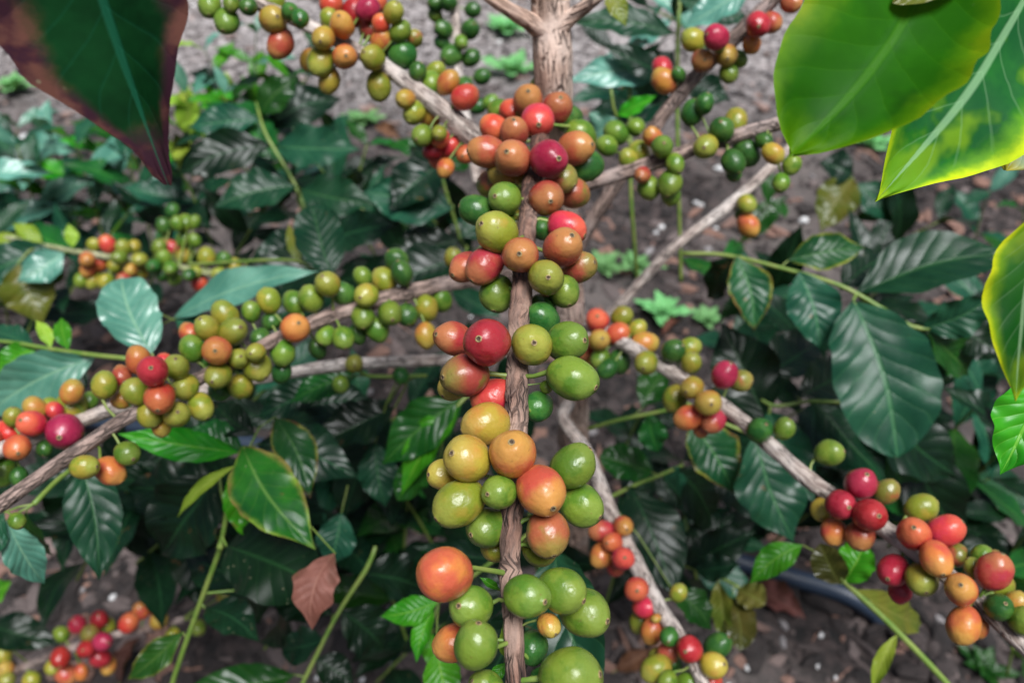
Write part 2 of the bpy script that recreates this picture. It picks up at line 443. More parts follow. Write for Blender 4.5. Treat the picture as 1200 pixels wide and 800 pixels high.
def leaf(parent, B, T, wpx, mat='dark', bend=.12, fold=.25, wave=.075, roll=0, nrm=None, foldr=None, stem=None, prof=PROF, label=None, world=False, name='leaf', nu=34, nv=7, petiole=True, quilt=.014, lw=1, rw=1):
    """B, T = (px, py, depth) of base and tip (or world points); wpx = width in photo pixels (or metres)"""
    if not world:
        dm = (B[2] + T[2]) / 2; wid = wpx * dm / FPX; B = at(*B); T = at(*T)
    else: wid = wpx
    A = T - B; L = A.length; a = A.normalized()
    toeye = (EYE - (B + T) / 2).normalized()
    n = nrm if nrm is not None else (toeye * .75 + Vector((0, 0, 1)) * .55 + Vector((random.uniform(-.2, .2), random.uniform(-.2, .2), 0)))
    n = (n - a * n.dot(a)).normalized()
    if roll: n = Quaternion(a, RAD(roll)) @ n
    sd_ = a.cross(n).normalized()
    foldr = fold if foldr is None else foldr
    ph = random.uniform(0, 6.28); fr = random.uniform(2.2, 3.4); sd0 = random.uniform(0, 99); cur = random.uniform(-.06, .06)
    V, F, U = [], [], []
    for i in range(nu + 1):
        u = i / nu; hw0 = interp(prof, u) * wid / 2
        c = B + A * u + n * (bend * L * (4 * u * (1 - u)) * .5) + sd_ * (cur * L * math.sin(math.pi * u))
        for j in range(-nv, nv + 1):
            v = j / nv; av = abs(v); hw = hw0 * (lw if j < 0 else rw); fo = fold if j < 0 else foldr
            x = hw * v * math.cos(fo * (0.4 + .6 * av)); z = hw * av * math.sin(fo * (.4 + .6 * av))
            side = 0 if j < 0 else 1.7
            env = math.sin(math.pi * min(1, u * 1.02)) ** .6
            z += wid * wave * env * av ** 1.6 * math.sin(u * fr * 6.28 + ph + side)
            z += wid * quilt * env * min(1, av * 4) * (1 - av * .4) * abs(math.sin(math.pi * (u * 8.5 - 2.1 * av ** .8)))
            z += wid * .05 * noise.noise(Vector((u * 3, v * 1.5, sd0)))
            x += hw * .018 * av * math.sin(u * 40 + side * 3 + ph) * env + hw * .07 * av * noise.noise(Vector((u * 9, j and v / av, sd0)))
            V.append(c + sd_ * x + n * z); U.append((u, v * .5 + .5))
    W = 2 * nv + 1
    for i in range(nu):
        for j in range(W - 1):
            q = i * W + j; F.append((q, q + 1, q + W + 1, q + W))
    mi = [0] * len(F)
    # midrib on the underside and petiole as a thin tube joined to the blade
    r0 = max(.0004, min(.0009, wid * .016))
    mb = MB(); mid = [V[i * W + nv] - n * r0 * 1.15 for i in range(0, nu - 2)]
    pre = []
    if petiole and stem is not None:
        k = min(range(len(stem.pts)), key=lambda q: (stem.pts[q] - B).length); s0 = stem.pts[k]
        dd = (s0 - B).length
        if .002 < dd < .09: pre = [s0, s0.lerp(B, .5) + n * dd * .1 - a * dd * .08]
        elif dd >= .09: pre = [B - a * .02 - n * .004]
    elif petiole: pre = [B - a * min(.012, L * .15)]
    mb.tube(pre + mid, [r0 * 1.25] * len(pre) + [r0 * (1 - .8 * q / len(mid)) for q in range(len(mid))], 6)
    b0 = len(V); V += mb.v; U += [(.5, .5)] * len(mb.v); F += [tuple(q + b0 for q in f) for f in mb.f]; mi += [1] * len(mb.f)
    o = mesh_obj(name, V, F, [LM[mat], STEM], parent, B, mi, U)
    if label: o['label'] = label
    return o

def fill_shoot(plant, start, end, pairs, L, mats, label=None, r=1.6, spread=1.0, wr=.42, woody=None, droop=.35):
    """a stem with opposite leaf pairs; start / end = (px, py, depth)"""
    mx, my, md = [(a + b) / 2 for a, b in zip(start, end)]
    b = Branch(plant, [(*start, r), (mx, my - 8, md, r * .9), (*end, r * .55)], woody or STEM, label, 'shoot', .012, .06, seg=8)
    b.mb.tube(b.pts, b.rad, 8, 0, .06, 130, b.seed)
    o = b.mb.build('shoot', [b.mat, STALK], plant, b.pts[0]); b.obj = o
    if label: o['label'] = label
    ax = (b.pts[-1] - b.pts[0]).normalized()
    for p in range(pairs):
        f = .25 + .75 * p / max(1, pairs - 1) if pairs > 1 else 1
        base = b.pts[min(len(b.pts) - 1, int(f * (len(b.pts) - 1)))]
        perp = ax.orthogonal().normalized(); perp = Quaternion(ax, random.uniform(-.5, .5) + (math.pi / 2 if p % 2 else 0)) @ ax.cross(Vector((0, 0, 1))).normalized()
        for sg in (-1, 1):
            ln = L * random.uniform(.75, 1.15) * (.75 if p == pairs - 1 else 1)
            d = (perp * sg * spread + ax * random.uniform(.3, .9) + Vector((0, 0, random.uniform(-droop, .15)))).normalized()
            leaf(o, base, base + d * ln, ln * wr * random.uniform(.85, 1.1), random.choice(mats), random.uniform(.05, .3), random.uniform(.1, .4), random.uniform(.03, .08),
                 nrm=Vector((random.uniform(-.3, .3), random.uniform(-.55, .1), 1)), stem=b, world=True, nu=20, nv=4)
    return o
#@@DATA@@
# ------------------------------------------------------------------ ground
def gz(x, y):
    return .035 * noise.noise(Vector((x * 1.3, y * 1.3, 0))) + .022 * noise.noise(Vector((x * 5, y * 5, 3))) + .016 * noise.noise(Vector((x * 15, y * 15, 7)))
def graded(lo, hi, step, far):
    a = list(np.arange(lo, hi + 1e-6, step)); d = step
    while a[-1] < far: d *= 1.5; a.append(a[-1] + d); a.insert(0, a[0] - d)
    return a
gx = graded(-2.2, 2.2, .022, 60); gy = graded(-.3, 4.2, .022, 60)
V = [(x, y, gz(x, y) if abs(x) < 5 and -4 < y < 8 else 0) for y in gy for x in gx]
W_ = len(gx); F = [(j * W_ + i, j * W_ + i + 1, (j + 1) * W_ + i + 1, (j + 1) * W_ + i) for j in range(len(gy) - 1) for i in range(W_ - 1)]
def soil_mat(name, island=False):
    k = N(name); tc = k.n('TexCoord'); v = tc.outputs['Object']
    c = k.mix(k.step(k.noise(v, 42, 6, .68), .36, .66), lin((12, 9, 8)), lin((62, 51, 49)))
    c = k.mix(k.step(k.noise(v, 2.2, 3), .42, .62), c, k.mix(.5, c, lin((108, 100, 96))))
    c = k.mix(k.math('MULTIPLY', k.step(k.noise(v, 120, 3), .6, .72), .5), c, lin((36, 28, 28)))
    sx = k.n('SeparateXYZ'); k.l(v, sx.inputs[0])       # paler bare soil beyond the planted bed
    far_pale = k.step(k.math('ADD', sx.outputs[1], k.math('MULTIPLY', k.noise(v, 2.5, 3), .9)), 2.25, 3.1)
    if island:
        g = k.n('NewGeometry'); r = g.outputs['Random Per Island']
        c = k.mix(.75, c, k.mix(k.math('POWER', r, 3.4), lin((22, 16, 15)), lin((144, 128, 124))))
        c = k.mix(k.math('MULTIPLY', k.step(r, .86, .9), .6), c, lin((120, 78, 56)))
    c = k.mix(k.math('MULTIPLY', far_pale, .6), c, k.mix(k.step(k.noise(v, 38, 5, .7), .36, .66), lin((56, 50, 48)), lin((200, 192, 190))))
    k.l(c, k.b.inputs['Base Color']); k.b.inputs['Roughness'].default_value = .9
    k.bump(k.noise(v, 160, 5, .7), .8, .006)
    return k.m
tag(mesh_obj('ground', V, F, [soil_mat('soil')]), kind='structure')

def lump(rs, R, flat=.7, n=1, rough=.45):
    """irregular clod: jittered icosahedron split once"""
    t = (1 + 5 ** .5) / 2
    vs_ = [Vector(p).normalized() for p in [(-1, t, 0), (1, t, 0), (-1, -t, 0), (1, -t, 0), (0, -1, t), (0, 1, t), (0, -1, -t), (0, 1, -t), (t, 0, -1), (t, 0, 1), (-t, 0, -1), (-t, 0, 1)]]
    fs = [(0, 11, 5), (0, 5, 1), (0, 1, 7), (0, 7, 10), (0, 10, 11), (1, 5, 9), (5, 11, 4), (11, 10, 2), (10, 7, 6), (7, 1, 8), (3, 9, 4), (3, 4, 2), (3, 2, 6), (3, 6, 8), (3, 8, 9), (4, 9, 5), (2, 4, 11), (6, 2, 10), (8, 6, 7), (9, 8, 1)]
    for _ in range(n):
        cache = {}; nf = []
        def mid(a, b):
            q = (min(a, b), max(a, b))
            if q not in cache: cache[q] = len(vs_); vs_.append(((vs_[a] + vs_[b]) / 2).normalized())
            return cache[q]
        for a, b, c in fs:
            x, y, z = mid(a, b), mid(b, c), mid(c, a); nf += [(a, x, z), (b, y, x), (c, z, y), (x, y, z)]
        fs = nf
    o = Vector((rs.random() * 50, rs.random() * 50, rs.random() * 50))
    ex, ey = rs.uniform(.7, 2.3), rs.uniform(.5, 1.1); rot = rs.uniform(0, 6.28)
    out = []
    for v in vs_:
        v = v * (1 + .5 * noise.noise(v * 1.3 + o) + rough * noise.noise(v * 3.1 + o)); v = Vector((v.x * ex, v.y * ey, v.z * flat)) * R
        out.append(Vector((v.x * math.cos(rot) - v.y * math.sin(rot), v.x * math.sin(rot) + v.y * math.cos(rot), v.z)))
    return out, fs
rs = random.Random(5)
shapes = [lump(rs, 1, rs.uniform(.4, .95)) for _ in range(24)]
for q in range(5):
    vv, ff = lump(rs, 1, .28); shapes.append(([Vector((v.x * 3.2, v.y * .32, v.z)) for v in vv], ff))     # bits of twig among the clods
MV, MF = [], []
for i in range(14000):
    y = .25 + 2.9 * rs.random() ** 1.25; x = rs.uniform(-1, 1) * (.5 + .75 * y)
    R = .0035 + .0145 * rs.random() ** 2.4
    vv, ff = rs.choice(shapes[:24]) if rs.random() > .07 else rs.choice(shapes[24:]); a = rs.uniform(0, 6.28); ca, sa = math.cos(a), math.sin(a); b0 = len(MV); g = gz(x, y) + R * .2
    MV += [(x + R * (v.x * ca - v.y * sa), y + R * (v.x * sa + v.y * ca), g + R * v.z) for v in vv]
    MF += [tuple(q + b0 for q in f) for f in ff]
tag(mesh_obj('mulch', MV, MF, [soil_mat('clods', True)], smooth=False), 'loose brown mulch and soil clods covering the ground', 'mulch', kind='stuff')

# pale stones
STONE = [plain('stone_white', (206, 206, 206), .75, (168, 166, 164), 60, .4), plain('stone_grey', (136, 132, 132), .8, (104, 98, 98), 60, .4), plain('stone_tan', (176, 150, 118), .8, (140, 116, 92), 60, .4)]
SLAB = ['small white stone lying on the brown mulch', 'grey stone half sunk in the brown mulch', 'tan stone lying on the brown mulch']
SGRP = ['white stones on the mulch', 'grey stones in the mulch', 'tan stones on the mulch']
smesh = []
for m in STONE:
    row = []
    for q in range(4):
        vv, ff = lump(rs, 1, rs.uniform(.5, .7), 2, .12); me = bpy.data.meshes.new('stone'); me.from_pydata([tuple(v) for v in vv], [], ff)
        me.materials.append(m); me.polygons.foreach_set('use_smooth', [True] * len(ff)); me.update(); row.append(me)
    smesh.append(row)
def stone(p, R, k):
    o = bpy.data.objects.new('stone', rs.choice(smesh[k])); link(o, None, p); o.scale = (R, R, R); o.rotation_euler = (0, 0, rs.uniform(0, 6.28))
    tag(o, SLAB[k], 'stone', SGRP[k])
spots = [(209, 676, 9, 0), (181, 671, 6, 0), (190, 660, 5, 2), (79, 704, 6, 2), (127, 668, 7, 0), (165, 617, 6, 0), (135, 704, 7, 0), (818, 238, 9, 0), (775, 267, 6, 0), (842, 204, 6, 0), (716, 318, 5, 1),
         (940, 263, 6, 0), (228, 12, 5, 0), (940, 693, 8, 1), (958, 752, 6, 0), (913, 738, 7, 1), (950, 706, 8, 1), (1028, 773, 7, 0), (1068, 776, 8, 0), (1042, 718, 8, 1), (954, 786, 5, 0), (915, 757, 6, 1), (870, 774, 8, 1),
         (872, 790, 6, 0), (434, 768, 6, 2), (452, 770, 6, 2), (470, 705, 6, 0), (456, 712, 4, 0), (518, 725, 5, 1), (425, 797, 5, 0), (494, 242, 6, 0), (478, 296, 5, 0), (318, 292, 5, 0), (552, 338, 6, 0), (585, 47, 6, 0),
         (1150, 60, 6, 0), (1148, 244, 6, 1), (815, 40, 4, 0), (850, 315, 5, 1), (830, 292, 5, 1), (1120, 215, 5, 2), (908, 245, 5, 2), (688, 318, 5, 1), (1060, 250, 6, 1), (30, 165, 5, 0), (90, 60, 4, 2), (350, 160, 6, 0), (760, 300, 5, 1), (545, 700, 5, 0)]
for x, y, r, k in spots:
    p = ground_at(x, y); p.z = gz(p.x, p.y) + .004; d = to_px(p)[2]; stone(p, r * d / FPX * .82, k)
for i in range(150):
    y = .3 + 2.6 * rs.random() ** 1.2; x = rs.uniform(-1, 1) * (.4 + .66 * y); k = rs.choice([0, 0, 1, 1, 2])
    stone((x, y, gz(x, y) + .003), .0035 + .006 * rs.random() ** 2, k)

# irrigation hose
hp = [Vector((*ground_at(x, y).xy, .028)) for x, y in [(-150, 470), (120, 505), (380, 548), (640, 610), (900, 682), (1000, 716)]] + [Vector((*ground_at(1060, 742).xy, -.02))]
hs_ = [Vector(q) for q in smooth([tuple(p) for p in hp], .02)]
hb = MB(); hb.tube(hs_, [.0135] * len(hs_), 14)
tag(hb.build('irrigation_hose', [plain('hose_plastic', (34, 46, 62), .42, (44, 56, 72), 14)], None, hs_[0]), 'dark blue irrigation hose lying across the mulch', 'hose')

# dry leaves
def dry(x0, y0, x1, y1, wpx, mat, label, lift=.02, bend=.3, fold=.7):
    B = ground_at(x0, y0, lift); T = ground_at(x1, y1, lift + .012); d = (to_px(B)[2] + to_px(T)[2]) / 2
    o = leaf(None, B, T, wpx * d / FPX, mat, bend, fold, .1, world=True, nrm=Vector((random.uniform(-.4, .4), -.3, 1)), name='fallen_leaf')
    tag(o, label, 'leaf')
dry(880, 690, 945, 725, 46, 'dry', 'curled tan fallen leaf lying beside the dark blue hose')
dry(722, 785, 762, 760, 30, 'drydark', 'brown fallen leaf under the bottom right fruiting branch')
dry(140, 800, 165, 745, 34, 'drydark', 'dark brown withered leaf on the mulch at lower left')
dry(800, 375, 775, 395, 22, 'drydark', 'small brown fallen leaf beside the pale thin branch')
dry(470, 165, 440, 148, 22, 'drydark', 'reddish brown fallen leaf on the soil under the upper left branch')
dry(1120, 640, 1160, 612, 24, 'drydark', 'brown dry leaf under the large right hand leaves')

# weeds
def weed(x, y, s, label, n=14, mat='weed'):
    p = ground_at(x, y); p.z = gz(p.x, p.y); d = to_px(p)[2]; R = s * d / FPX
    V, F, U = [], [], []
    for i in range(n):
        a = i * 2.4 + random.uniform(-.3, .3); el = .25 + .9 * (i / n); ln = R * (1.1 - .55 * i / n) * random.uniform(.8, 1.15)
        o = leaf(None, p + Vector((0, 0, .006 + .02 * i / n)), p + Vector((math.cos(a) * math.cos(el), math.sin(a) * math.cos(el), math.sin(el) * .8)) * ln + Vector((0, 0, .01)), ln * .42, mat, .12, .2, .12, world=True, nrm=Vector((-math.cos(a) * .5, -math.sin(a) * .5, 1)), nu=12, nv=3, petiole=False)
        b0 = len(V); me = o.data; off = WL[o.name]
        V += [v.co + off for v in me.vertices]; F += [tuple(q + b0 for q in f.vertices) for f in me.polygons]
        uvd = [None] * len(me.vertices)
        for lp in me.loops: uvd[lp.vertex_index] = tuple(me.uv_layers[0].data[lp.index].uv)
        U += [q or (.5, .5) for q in uvd]
        bpy.data.objects.remove(o); bpy.data.meshes.remove(me)
    tag(mesh_obj('weed', V, F, [LM[mat]], None, p, None, U), label, 'weed')
weed(600, 88, 40, 'broad pale green weed on the soil just behind the trunk')
weed(592, 40, 34, 'pale green weed at the top edge behind the trunk')
weed(18, 112, 34, 'pale green weed alone on bare soil beside the dark withered leaf')
weed(425, 150, 28, 'small pale weed under the upper left fruiting branch')
weed(705, 325, 34, 'mint green weed right of the middle cluster of cherries')
weed(745, 322, 30, 'mint green weed between two thin upright stems', 12)
weed(772, 385, 34, 'green weed behind the thin pale branch at centre right')
weed(825, 385, 28, 'small weed at the edge of the dark leaves right of the pale branch')
weed(1012, 178, 36, 'pale weed under the yellow edged hanging leaves')
weed(1148, 790, 36, 'bright weed in the bottom right corner of the mulch', 12, 'mid')

# ------------------------------------------------------------------ the coffee plant that carries the fruit
base = ground_at(700, 800); base.z = gz(base.x, base.y)
tp = [at(640, -120, .40), at(645, 20, .425), at(648, 110, .445), at(656, 250, .52), at(672, 480, .66)]
last = tp[-1]; base = Vector((last.x + .035, last.y + .03, 0)); base.z = gz(base.x, base.y) - .02
plant = thing('coffee_plant', base, 'coffee plant with a grey trunk and long branches loaded with red, orange and green cherries', 'coffee plant')
tr = smooth([tuple(p) + (r,) for p, r in zip(tp + [last.lerp(base, .5), base], (.0095, .0102, .0104, .0115, .013, .0155, .02))], .006)
tb = MB(); tb.tube([Vector(q[:3]) for q in tr], [q[3] for q in tr], 24, 0, .06, 60, 3, ridge=.1)
def stub(spec):
    p, r = path(spec); tb.tube(p, r, 12, 0, .12, 120, 5, ridge=.08)
stub([(645, 38, .425, 7), (618, 24, .42, 4.4), (585, 4, .41, 3.6), (530, -35, .40, 3.2)])
stub([(648, 36, .425, 6.5), (672, 18, .42, 4), (700, -4, .41, 3.4), (740, -40, .40, 3)])
tb.build('trunk', [BARKT, STALK], plant, base)

BR = []
def branch(*a, **k):
    b = Branch(*a, **k); BR.append(b); return b

hero = branch(plant, [(645, 120, .435, 4.6), (632, 165, .405, 4.2), (624, 210, .375, 3.9), (618, 260, .345, 3.7), (612, 330, .31, 3.6), (607, 400, .288, 3.6), (605, 470, .27, 3.5), (605, 540, .255, 3.3), (600, 610, .243, 3.0), (598, 655, .238, 2.9), (598, 672, .2355, 3.5), (599, 692, .233, 2.9), (602, 750, .226, 2.6), (606, 840, .22, 2.4)], BARKH,
              'brown fissured branch in sharp focus reaching down the middle with large mixed colour cherries', step=.0022, rough=.09, ridge=.13, seg=20)
hero.cherries('''
633 107 14 L -3; 599 130 13 R -2; 619 119 17 A -1 0 -.5; 653 127 17 A -1 .2 -.6; 630 142 20 R 1; 579 150 15 R 0; 602 156 16 A 1 0 -.7; 571 178 19 A 0 -.95 -.05; 601 186 21 A 3; 643 187 22 C 4
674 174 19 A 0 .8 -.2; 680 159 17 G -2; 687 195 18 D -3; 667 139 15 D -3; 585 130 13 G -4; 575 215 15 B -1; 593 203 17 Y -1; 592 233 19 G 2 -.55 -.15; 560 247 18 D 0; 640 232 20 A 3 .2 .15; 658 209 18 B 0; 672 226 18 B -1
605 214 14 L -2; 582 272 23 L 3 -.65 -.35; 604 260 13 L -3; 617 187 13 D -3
664 267 19 R 0; 659 290 22 A 2 .4 -.5; 610 299 21 A 4 -.05 -.05; 640 325 20.5 L 4 .1 0; 679 313 17 B 0; 661 341 17 G 1 .3 .8; 636 268 13 D -3; 634 362 17 D -3; 636 374 19 D -2; 590 262 12 G -3
623 404 24 L 4 .1 -.08; 664 400 23 G 2 .75 -.05; 671 443 26 G 2 .85 .35; 630 476 17 D -3; 640 453 7 G 0 .4 .6
547 313 18 A 0 -.7 .4; 568 311 20 A 2 -.6 .7; 582 344 20 G 1 -.15 .85
532 397 20 A 0 -.8 -.2; 571 401 27 C 3 -.3 -.12; 545 439 25 B 1 -.85 .1; 531 452 16 Y -1 -.6 .6; 578 466 22 R -1; 582 494 9 Y -3
569 497 25 Y 1; 548 537 27 Y 2 -.6 -.2; 601 532 27 O 3 -.05 -.4; 521 556 18 Y 0 -.8 0; 538 589 26 L 1 -.8 .55; 585 576 20 G 4 -.6 .12; 634 574 27 O 3 .4 .6; 671 546 25 G 1 .75 -.75; 680 591 24 G 0 .8 .5
571 618 23 G 0 -.7 .3; 642 625 26 B 1 .25 .88; 632 643 20 L -1; 580 643 15 L -2
521 672 31 O 3 9 9; 552 711 25 G 2 -.5 -.05; 558 755 26 G 3 .1 -.8; 533 752 21 O 0; 617 698 25 G 4 .72 .22; 659 691 26 G 1 .8 .4; 685 717 27 G 0 .8 .3; 643 732 12 Y 1 .5 .6; 624 758 19 D -3; 668 792 32 G 1; 570 803 17 G 1; 640 800 16 D -3
''')
leftb = branch(plant, [(648, 300, .56, 4.6), (600, 322, .55, 4.6), (530, 331, .53, 4.4), (470, 345, .51, 4.5), (370, 377, .475, 3.8), (270, 425, .435, 3.5), (160, 482, .40, 3.2), (110, 515, .385, 3.1), (0, 592, .355, 2.9), (-80, 655, .335, 2.8)], BARK,
               'long left branch crowded with green cherries and a few crimson ones', rough=.14, ridge=.14)
leftb.cherries('''
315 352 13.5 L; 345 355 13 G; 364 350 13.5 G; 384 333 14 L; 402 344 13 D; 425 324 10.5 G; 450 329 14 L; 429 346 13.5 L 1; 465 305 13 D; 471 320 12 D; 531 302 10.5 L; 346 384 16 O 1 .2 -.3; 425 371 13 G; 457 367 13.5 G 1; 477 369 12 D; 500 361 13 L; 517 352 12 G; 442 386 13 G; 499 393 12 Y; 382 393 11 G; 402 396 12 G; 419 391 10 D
264 369 14 L; 243 385 13.5 L; 273 389 15 L 1 .4 -.3; 294 365 10.5 G; 305 396 11 D; 223 391 11 O -1; 225 408 13.5 G; 254 411 16 O 2 -.1 0; 280 420 11.5 L; 301 429 15.5 L; 300 413 10.5 L; 331 413 14 G; 256 440 14 L; 282 452 14 L; 258 457 12 D -2; 217 453 14.5 L 1; 207 430 13.5 L 1; 235 476 13.5 L; 207 486 14.5 L 1; 187 466 16.5 R 2 -.1 .7; 175 486 13.5 L; 189 500 10.5 Y; 179 435 16.5 C 2 -.1 -.2; 162 422 13.5 O 1; 192 425 10 R -2; 159 459 15 L; 145 454 11 Y -1; 143 468 11 Y -1; 122 451 13.5 L; 143 440 10 A -1
99 547 13.5 L; 129 552 14.5 O; 149 531 13.5 G; 20 610 9 G; 330 436 11 D -1; 372 408 10 D -2; 318 376 11 D -1; 240 420 10 D -2; 270 405 10 D -2
''', )
leftlow = branch(plant, [(655, 395, .62, 4.5), (600, 410, .61, 4.5), (520, 421, .6, 4.4), (420, 426, .58, 4.3), (330, 438, .55, 4.2), (200, 465, .51, 4), (115, 485, .47, 3.8), (0, 528, .43, 3.5), (-70, 560, .41, 3.4)], BARKP,
                 'paler lower left branch with crimson and orange cherries near its left end', rough=.12, ridge=.1)
leftlow.cherries('''
415 426 10 L 1; 399 450 9.5 G; 470 440 9 D; 84 459 12 Y; 84 476 16.5 L; 41 478 11.5 Y; 37 496 14 R; 76 505 20.5 C 2; 64 481 9.5 R; 59 474 8.5 L; 15 488 10 L; 10 507 14.5 R; 20 524 14 R; 106 469 8.5 G; 52 525 8.5 D; 4 553 14 G; 22 558 9 D; -14 515 14 R; -18 540 13 G
''')
upl = branch(plant, [(630, 215, .5, 7), (600, 190, .49, 6.6), (560, 165, .485, 6), (520, 130, .48, 5.2), (485, 103, .48, 4.4), (440, 72, .48, 3.9), (370, 35, .475, 3.8), (300, 4, .47, 3.6), (200, -40, .46, 3.4)], BARKP,
             'upper left branch with yellow, orange and red cherries reaching to the top edge', rough=.14, ridge=.16)
upl.cherries('''
319 3 13.5 L; 320 23 15 Y; 329 52 14 A; 386 22 10.5 L; 379 45 12.5 Y; 401 30 13.5 O; 388 4 13 R; 415 15 14 C; 431 11 12.5 C; 441 4 11 R; 435 34 13.5 B; 446 28 10 R; 461 15 11 L; 469 37 11.5 G; 447 47 11 O; 364 71 12 Y -1; 376 72 14.5 L; 386 95 11.5 Y; 404 67 13.5 O 1; 437 68 13.5 L 1; 472 65 14.5 D; 444 101 13.5 L; 486 45 9 B; 510 84 10.5 L; 506 99 12.5 G; 525 97 12 O; 545 114 14 R; 475 116 10.5 Y; 485 132 12.5 L; 505 135 13 Y; 495 159 12 G; 515 156 8.5 L; 516 162 10.5 R; 527 172 11.5 R; 507 177 10 C; 515 186 11.5 R; 546 181 10.5 R; 522 197 9.5 O
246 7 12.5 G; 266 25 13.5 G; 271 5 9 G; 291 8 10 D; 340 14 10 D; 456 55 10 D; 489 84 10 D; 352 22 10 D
''')
rb = branch(plant, [(670, 372, .6, 4.6), (700, 385, .58, 4.6), (740, 408, .55, 4.4), (790, 438, .52, 4.3), (860, 485, .49, 4.2), (910, 528, .46, 4.2), (960, 570, .44, 4), (1050, 630, .405, 3.9), (1130, 690, .38, 3.7), (1200, 757, .36, 3.5), (1270, 825, .345, 3.4)], BARKP,
            'pale right branch sloping to the lower right corner with crimson, red and orange cherries', rough=.13, ridge=.14)
rb.cherries('''
700 375 13 R; 724 391 12 R 1; 729 371 11.5 L; 747 385 9.5 L; 756 402 12.5 Y; 702 398 12 Y 1; 686 408 11 A; 757 425 13 L 1; 703 420 10.5 G; 726 423 12.5 D; 712 432 10.5 D; 693 425 8 Y; 789 411 13 D; 807 408 11.5 L; 810 425 11 L
811 454 12.5 Y 1; 791 467 13.5 L; 830 472 14.5 Y 2 .2 .1; 807 489 13.5 O 1; 836 492 13.5 A; 822 502 9.5 A; 849 439 14 C 1; 868 446 12.5 B; 890 504 13.5 D; 919 502 11.5 G; 972 530 14.5 G - .9 -.1; 1009 567 18 C 1; 985 591 16 C 2; 1039 576 13 B; 962 597 11.5 Y; 1019 603 17.5 C 2; 977 623 14 O; 1008 627 15.5 A; 1080 595 15.5 L; 1071 625 18 R 2 0 -.3; 1107 622 18 R; 1097 654 17.5 O 3 .3 .75; 1121 650 12.5 B -1; 1047 668 16.5 C; 1055 692 12.5 C -1; 1080 679 16.5 L 1 .25 .7; 1126 690 18 O 3 0 -.2; 1165 669 19 A 1; 1150 649 10 G -1; 1141 665 10 L; 1172 686 14.5 L -1; 1170 711 14.5 D 1; 1129 732 18 O 1; 1147 735 10 O -1; 1190 706 12 Y; 1200 727 15.5 G 1; 1180 725 11 L -1; 1162 655 10 B -2
''')
lowb = branch(plant, [(670, 468, .64, 5), (660, 490, .62, 5.2), (690, 535, .59, 5.4), (715, 600, .56, 5.4), (745, 660, .53, 5), (775, 715, .5, 4.4), (802, 755, .48, 4), (830, 815, .46, 3.8)], BARKP,
              'pale lower branch behind the middle one with small orange and red cherries', rough=.12, ridge=.12)
lowb.cherries('''
706 622 12.5 A; 730 616 11 O; 718 635 11 R 1; 705 650 12 O; 730 654 12.5 R 1; 722 664 10 A -1; 746 690 13.5 R; 756 711 12.5 R; 750 727 11.5 L; 764 739 12 O; 784 745 10.5 D; 769 724 5 Y; 795 694 9.5 L; 784 764 11.5 A; 808 760 14.5 C 1; 769 783 14.5 L; 782 797 11 G; 805 799 11 G; 841 756 13.5 D; 836 779 14.5 Y; 835 797 10 R; 771 768 9 L; 790 778 9 D -1
''')
ru = branch(plant, [(655, 238, .52, 4.6), (690, 216, .5, 4.2), (740, 199, .49, 4), (800, 179, .485, 3.9), (860, 160, .48, 3.8), (930, 140, .47, 3.6), (1010, 118, .46, 3.4)], BARK,
            'short upper right branch with clumps of green cherries', rough=.14, ridge=.14)
ru.cherries('''
827 172 13.5 L 1; 846 152 13.5 D; 862 142 12.5 L; 874 178 14 D; 859 190 13 D; 811 132 12.5 D; 825 122 10.5 D; 760 220 12.5 G; 785 215 13.5 G; 786 228 11 G; 753 205 9 A; 749 179 12.5 L; 765 161 10.5 O; 776 172 12.5 G 1; 791 192 10.5 G; 736 186 10 L; 906 180 11 Y; 915 214 10 G; 928 193 10 G; 860 203 9 D; 895 165 9 D
''')
rs2 = branch(plant, [(662, 318, .57, 5), (690, 266, .56, 5), (720, 216, .55, 4.7), (770, 145, .535, 4.5), (812, 92, .52, 4.4), (870, 35, .505, 4.2), (940, -35, .49, 4)], BARK,
             'steep upper right branch passing behind the near green leaf with crimson and yellow cherries', rough=.14, ridge=.14)
rs2.cherries('''
812 47 12.5 L; 839 44 13.5 C 1; 823 71 12.5 A 1; 851 65 12.5 Y; 866 69 9 G; 854 86 10.5 G; 881 52 10 O; 888 29 13.5 C 1; 903 27 11.5 A; 927 4 10 A; 776 80 11.5 R; 778 95 12.5 O; 722 156 12.5 G; 711 171 11.5 G; 745 149 10.5 G; 842 53 8 G; 795 88 8 D
''')
pale = branch(plant, [(668, 418, .66, 4.2), (690, 392, .66, 4.2), (725, 358, .655, 4.2), (790, 290, .65, 4.4), (860, 236, .66, 4.4), (910, 190, .66, 4.2), (980, 120, .66, 4)], BARKP,
              'bare pale thin branch rising to the right behind the cherries', rough=.1, ridge=.08)
pale.cherries('875 239 10.5 L; 877 264 11.5 O; 869 252 7 G')
far = branch(plant, [(560, 215, .66, 4.4), (548, 150, .68, 4.2), (536, 80, .7, 4), (533, 10, .72, 4), (530, -50, .74, 4)], BARKP, 'upright branch behind the trunk with small dark green cherries', rough=.1)
far.cherries('512 4 9.5 D; 526 3 9.5 D; 551 35 10.5 D; 554 12 8.5 D; 520 35 9.5 D; 529 65 11.5 D; 552 68 10 D; 565 90 9 D; 545 100 9 D; 518 50 8 D; 540 50 8 G; 510 18 8 G; 560 125 9 D; 575 120 8 G')

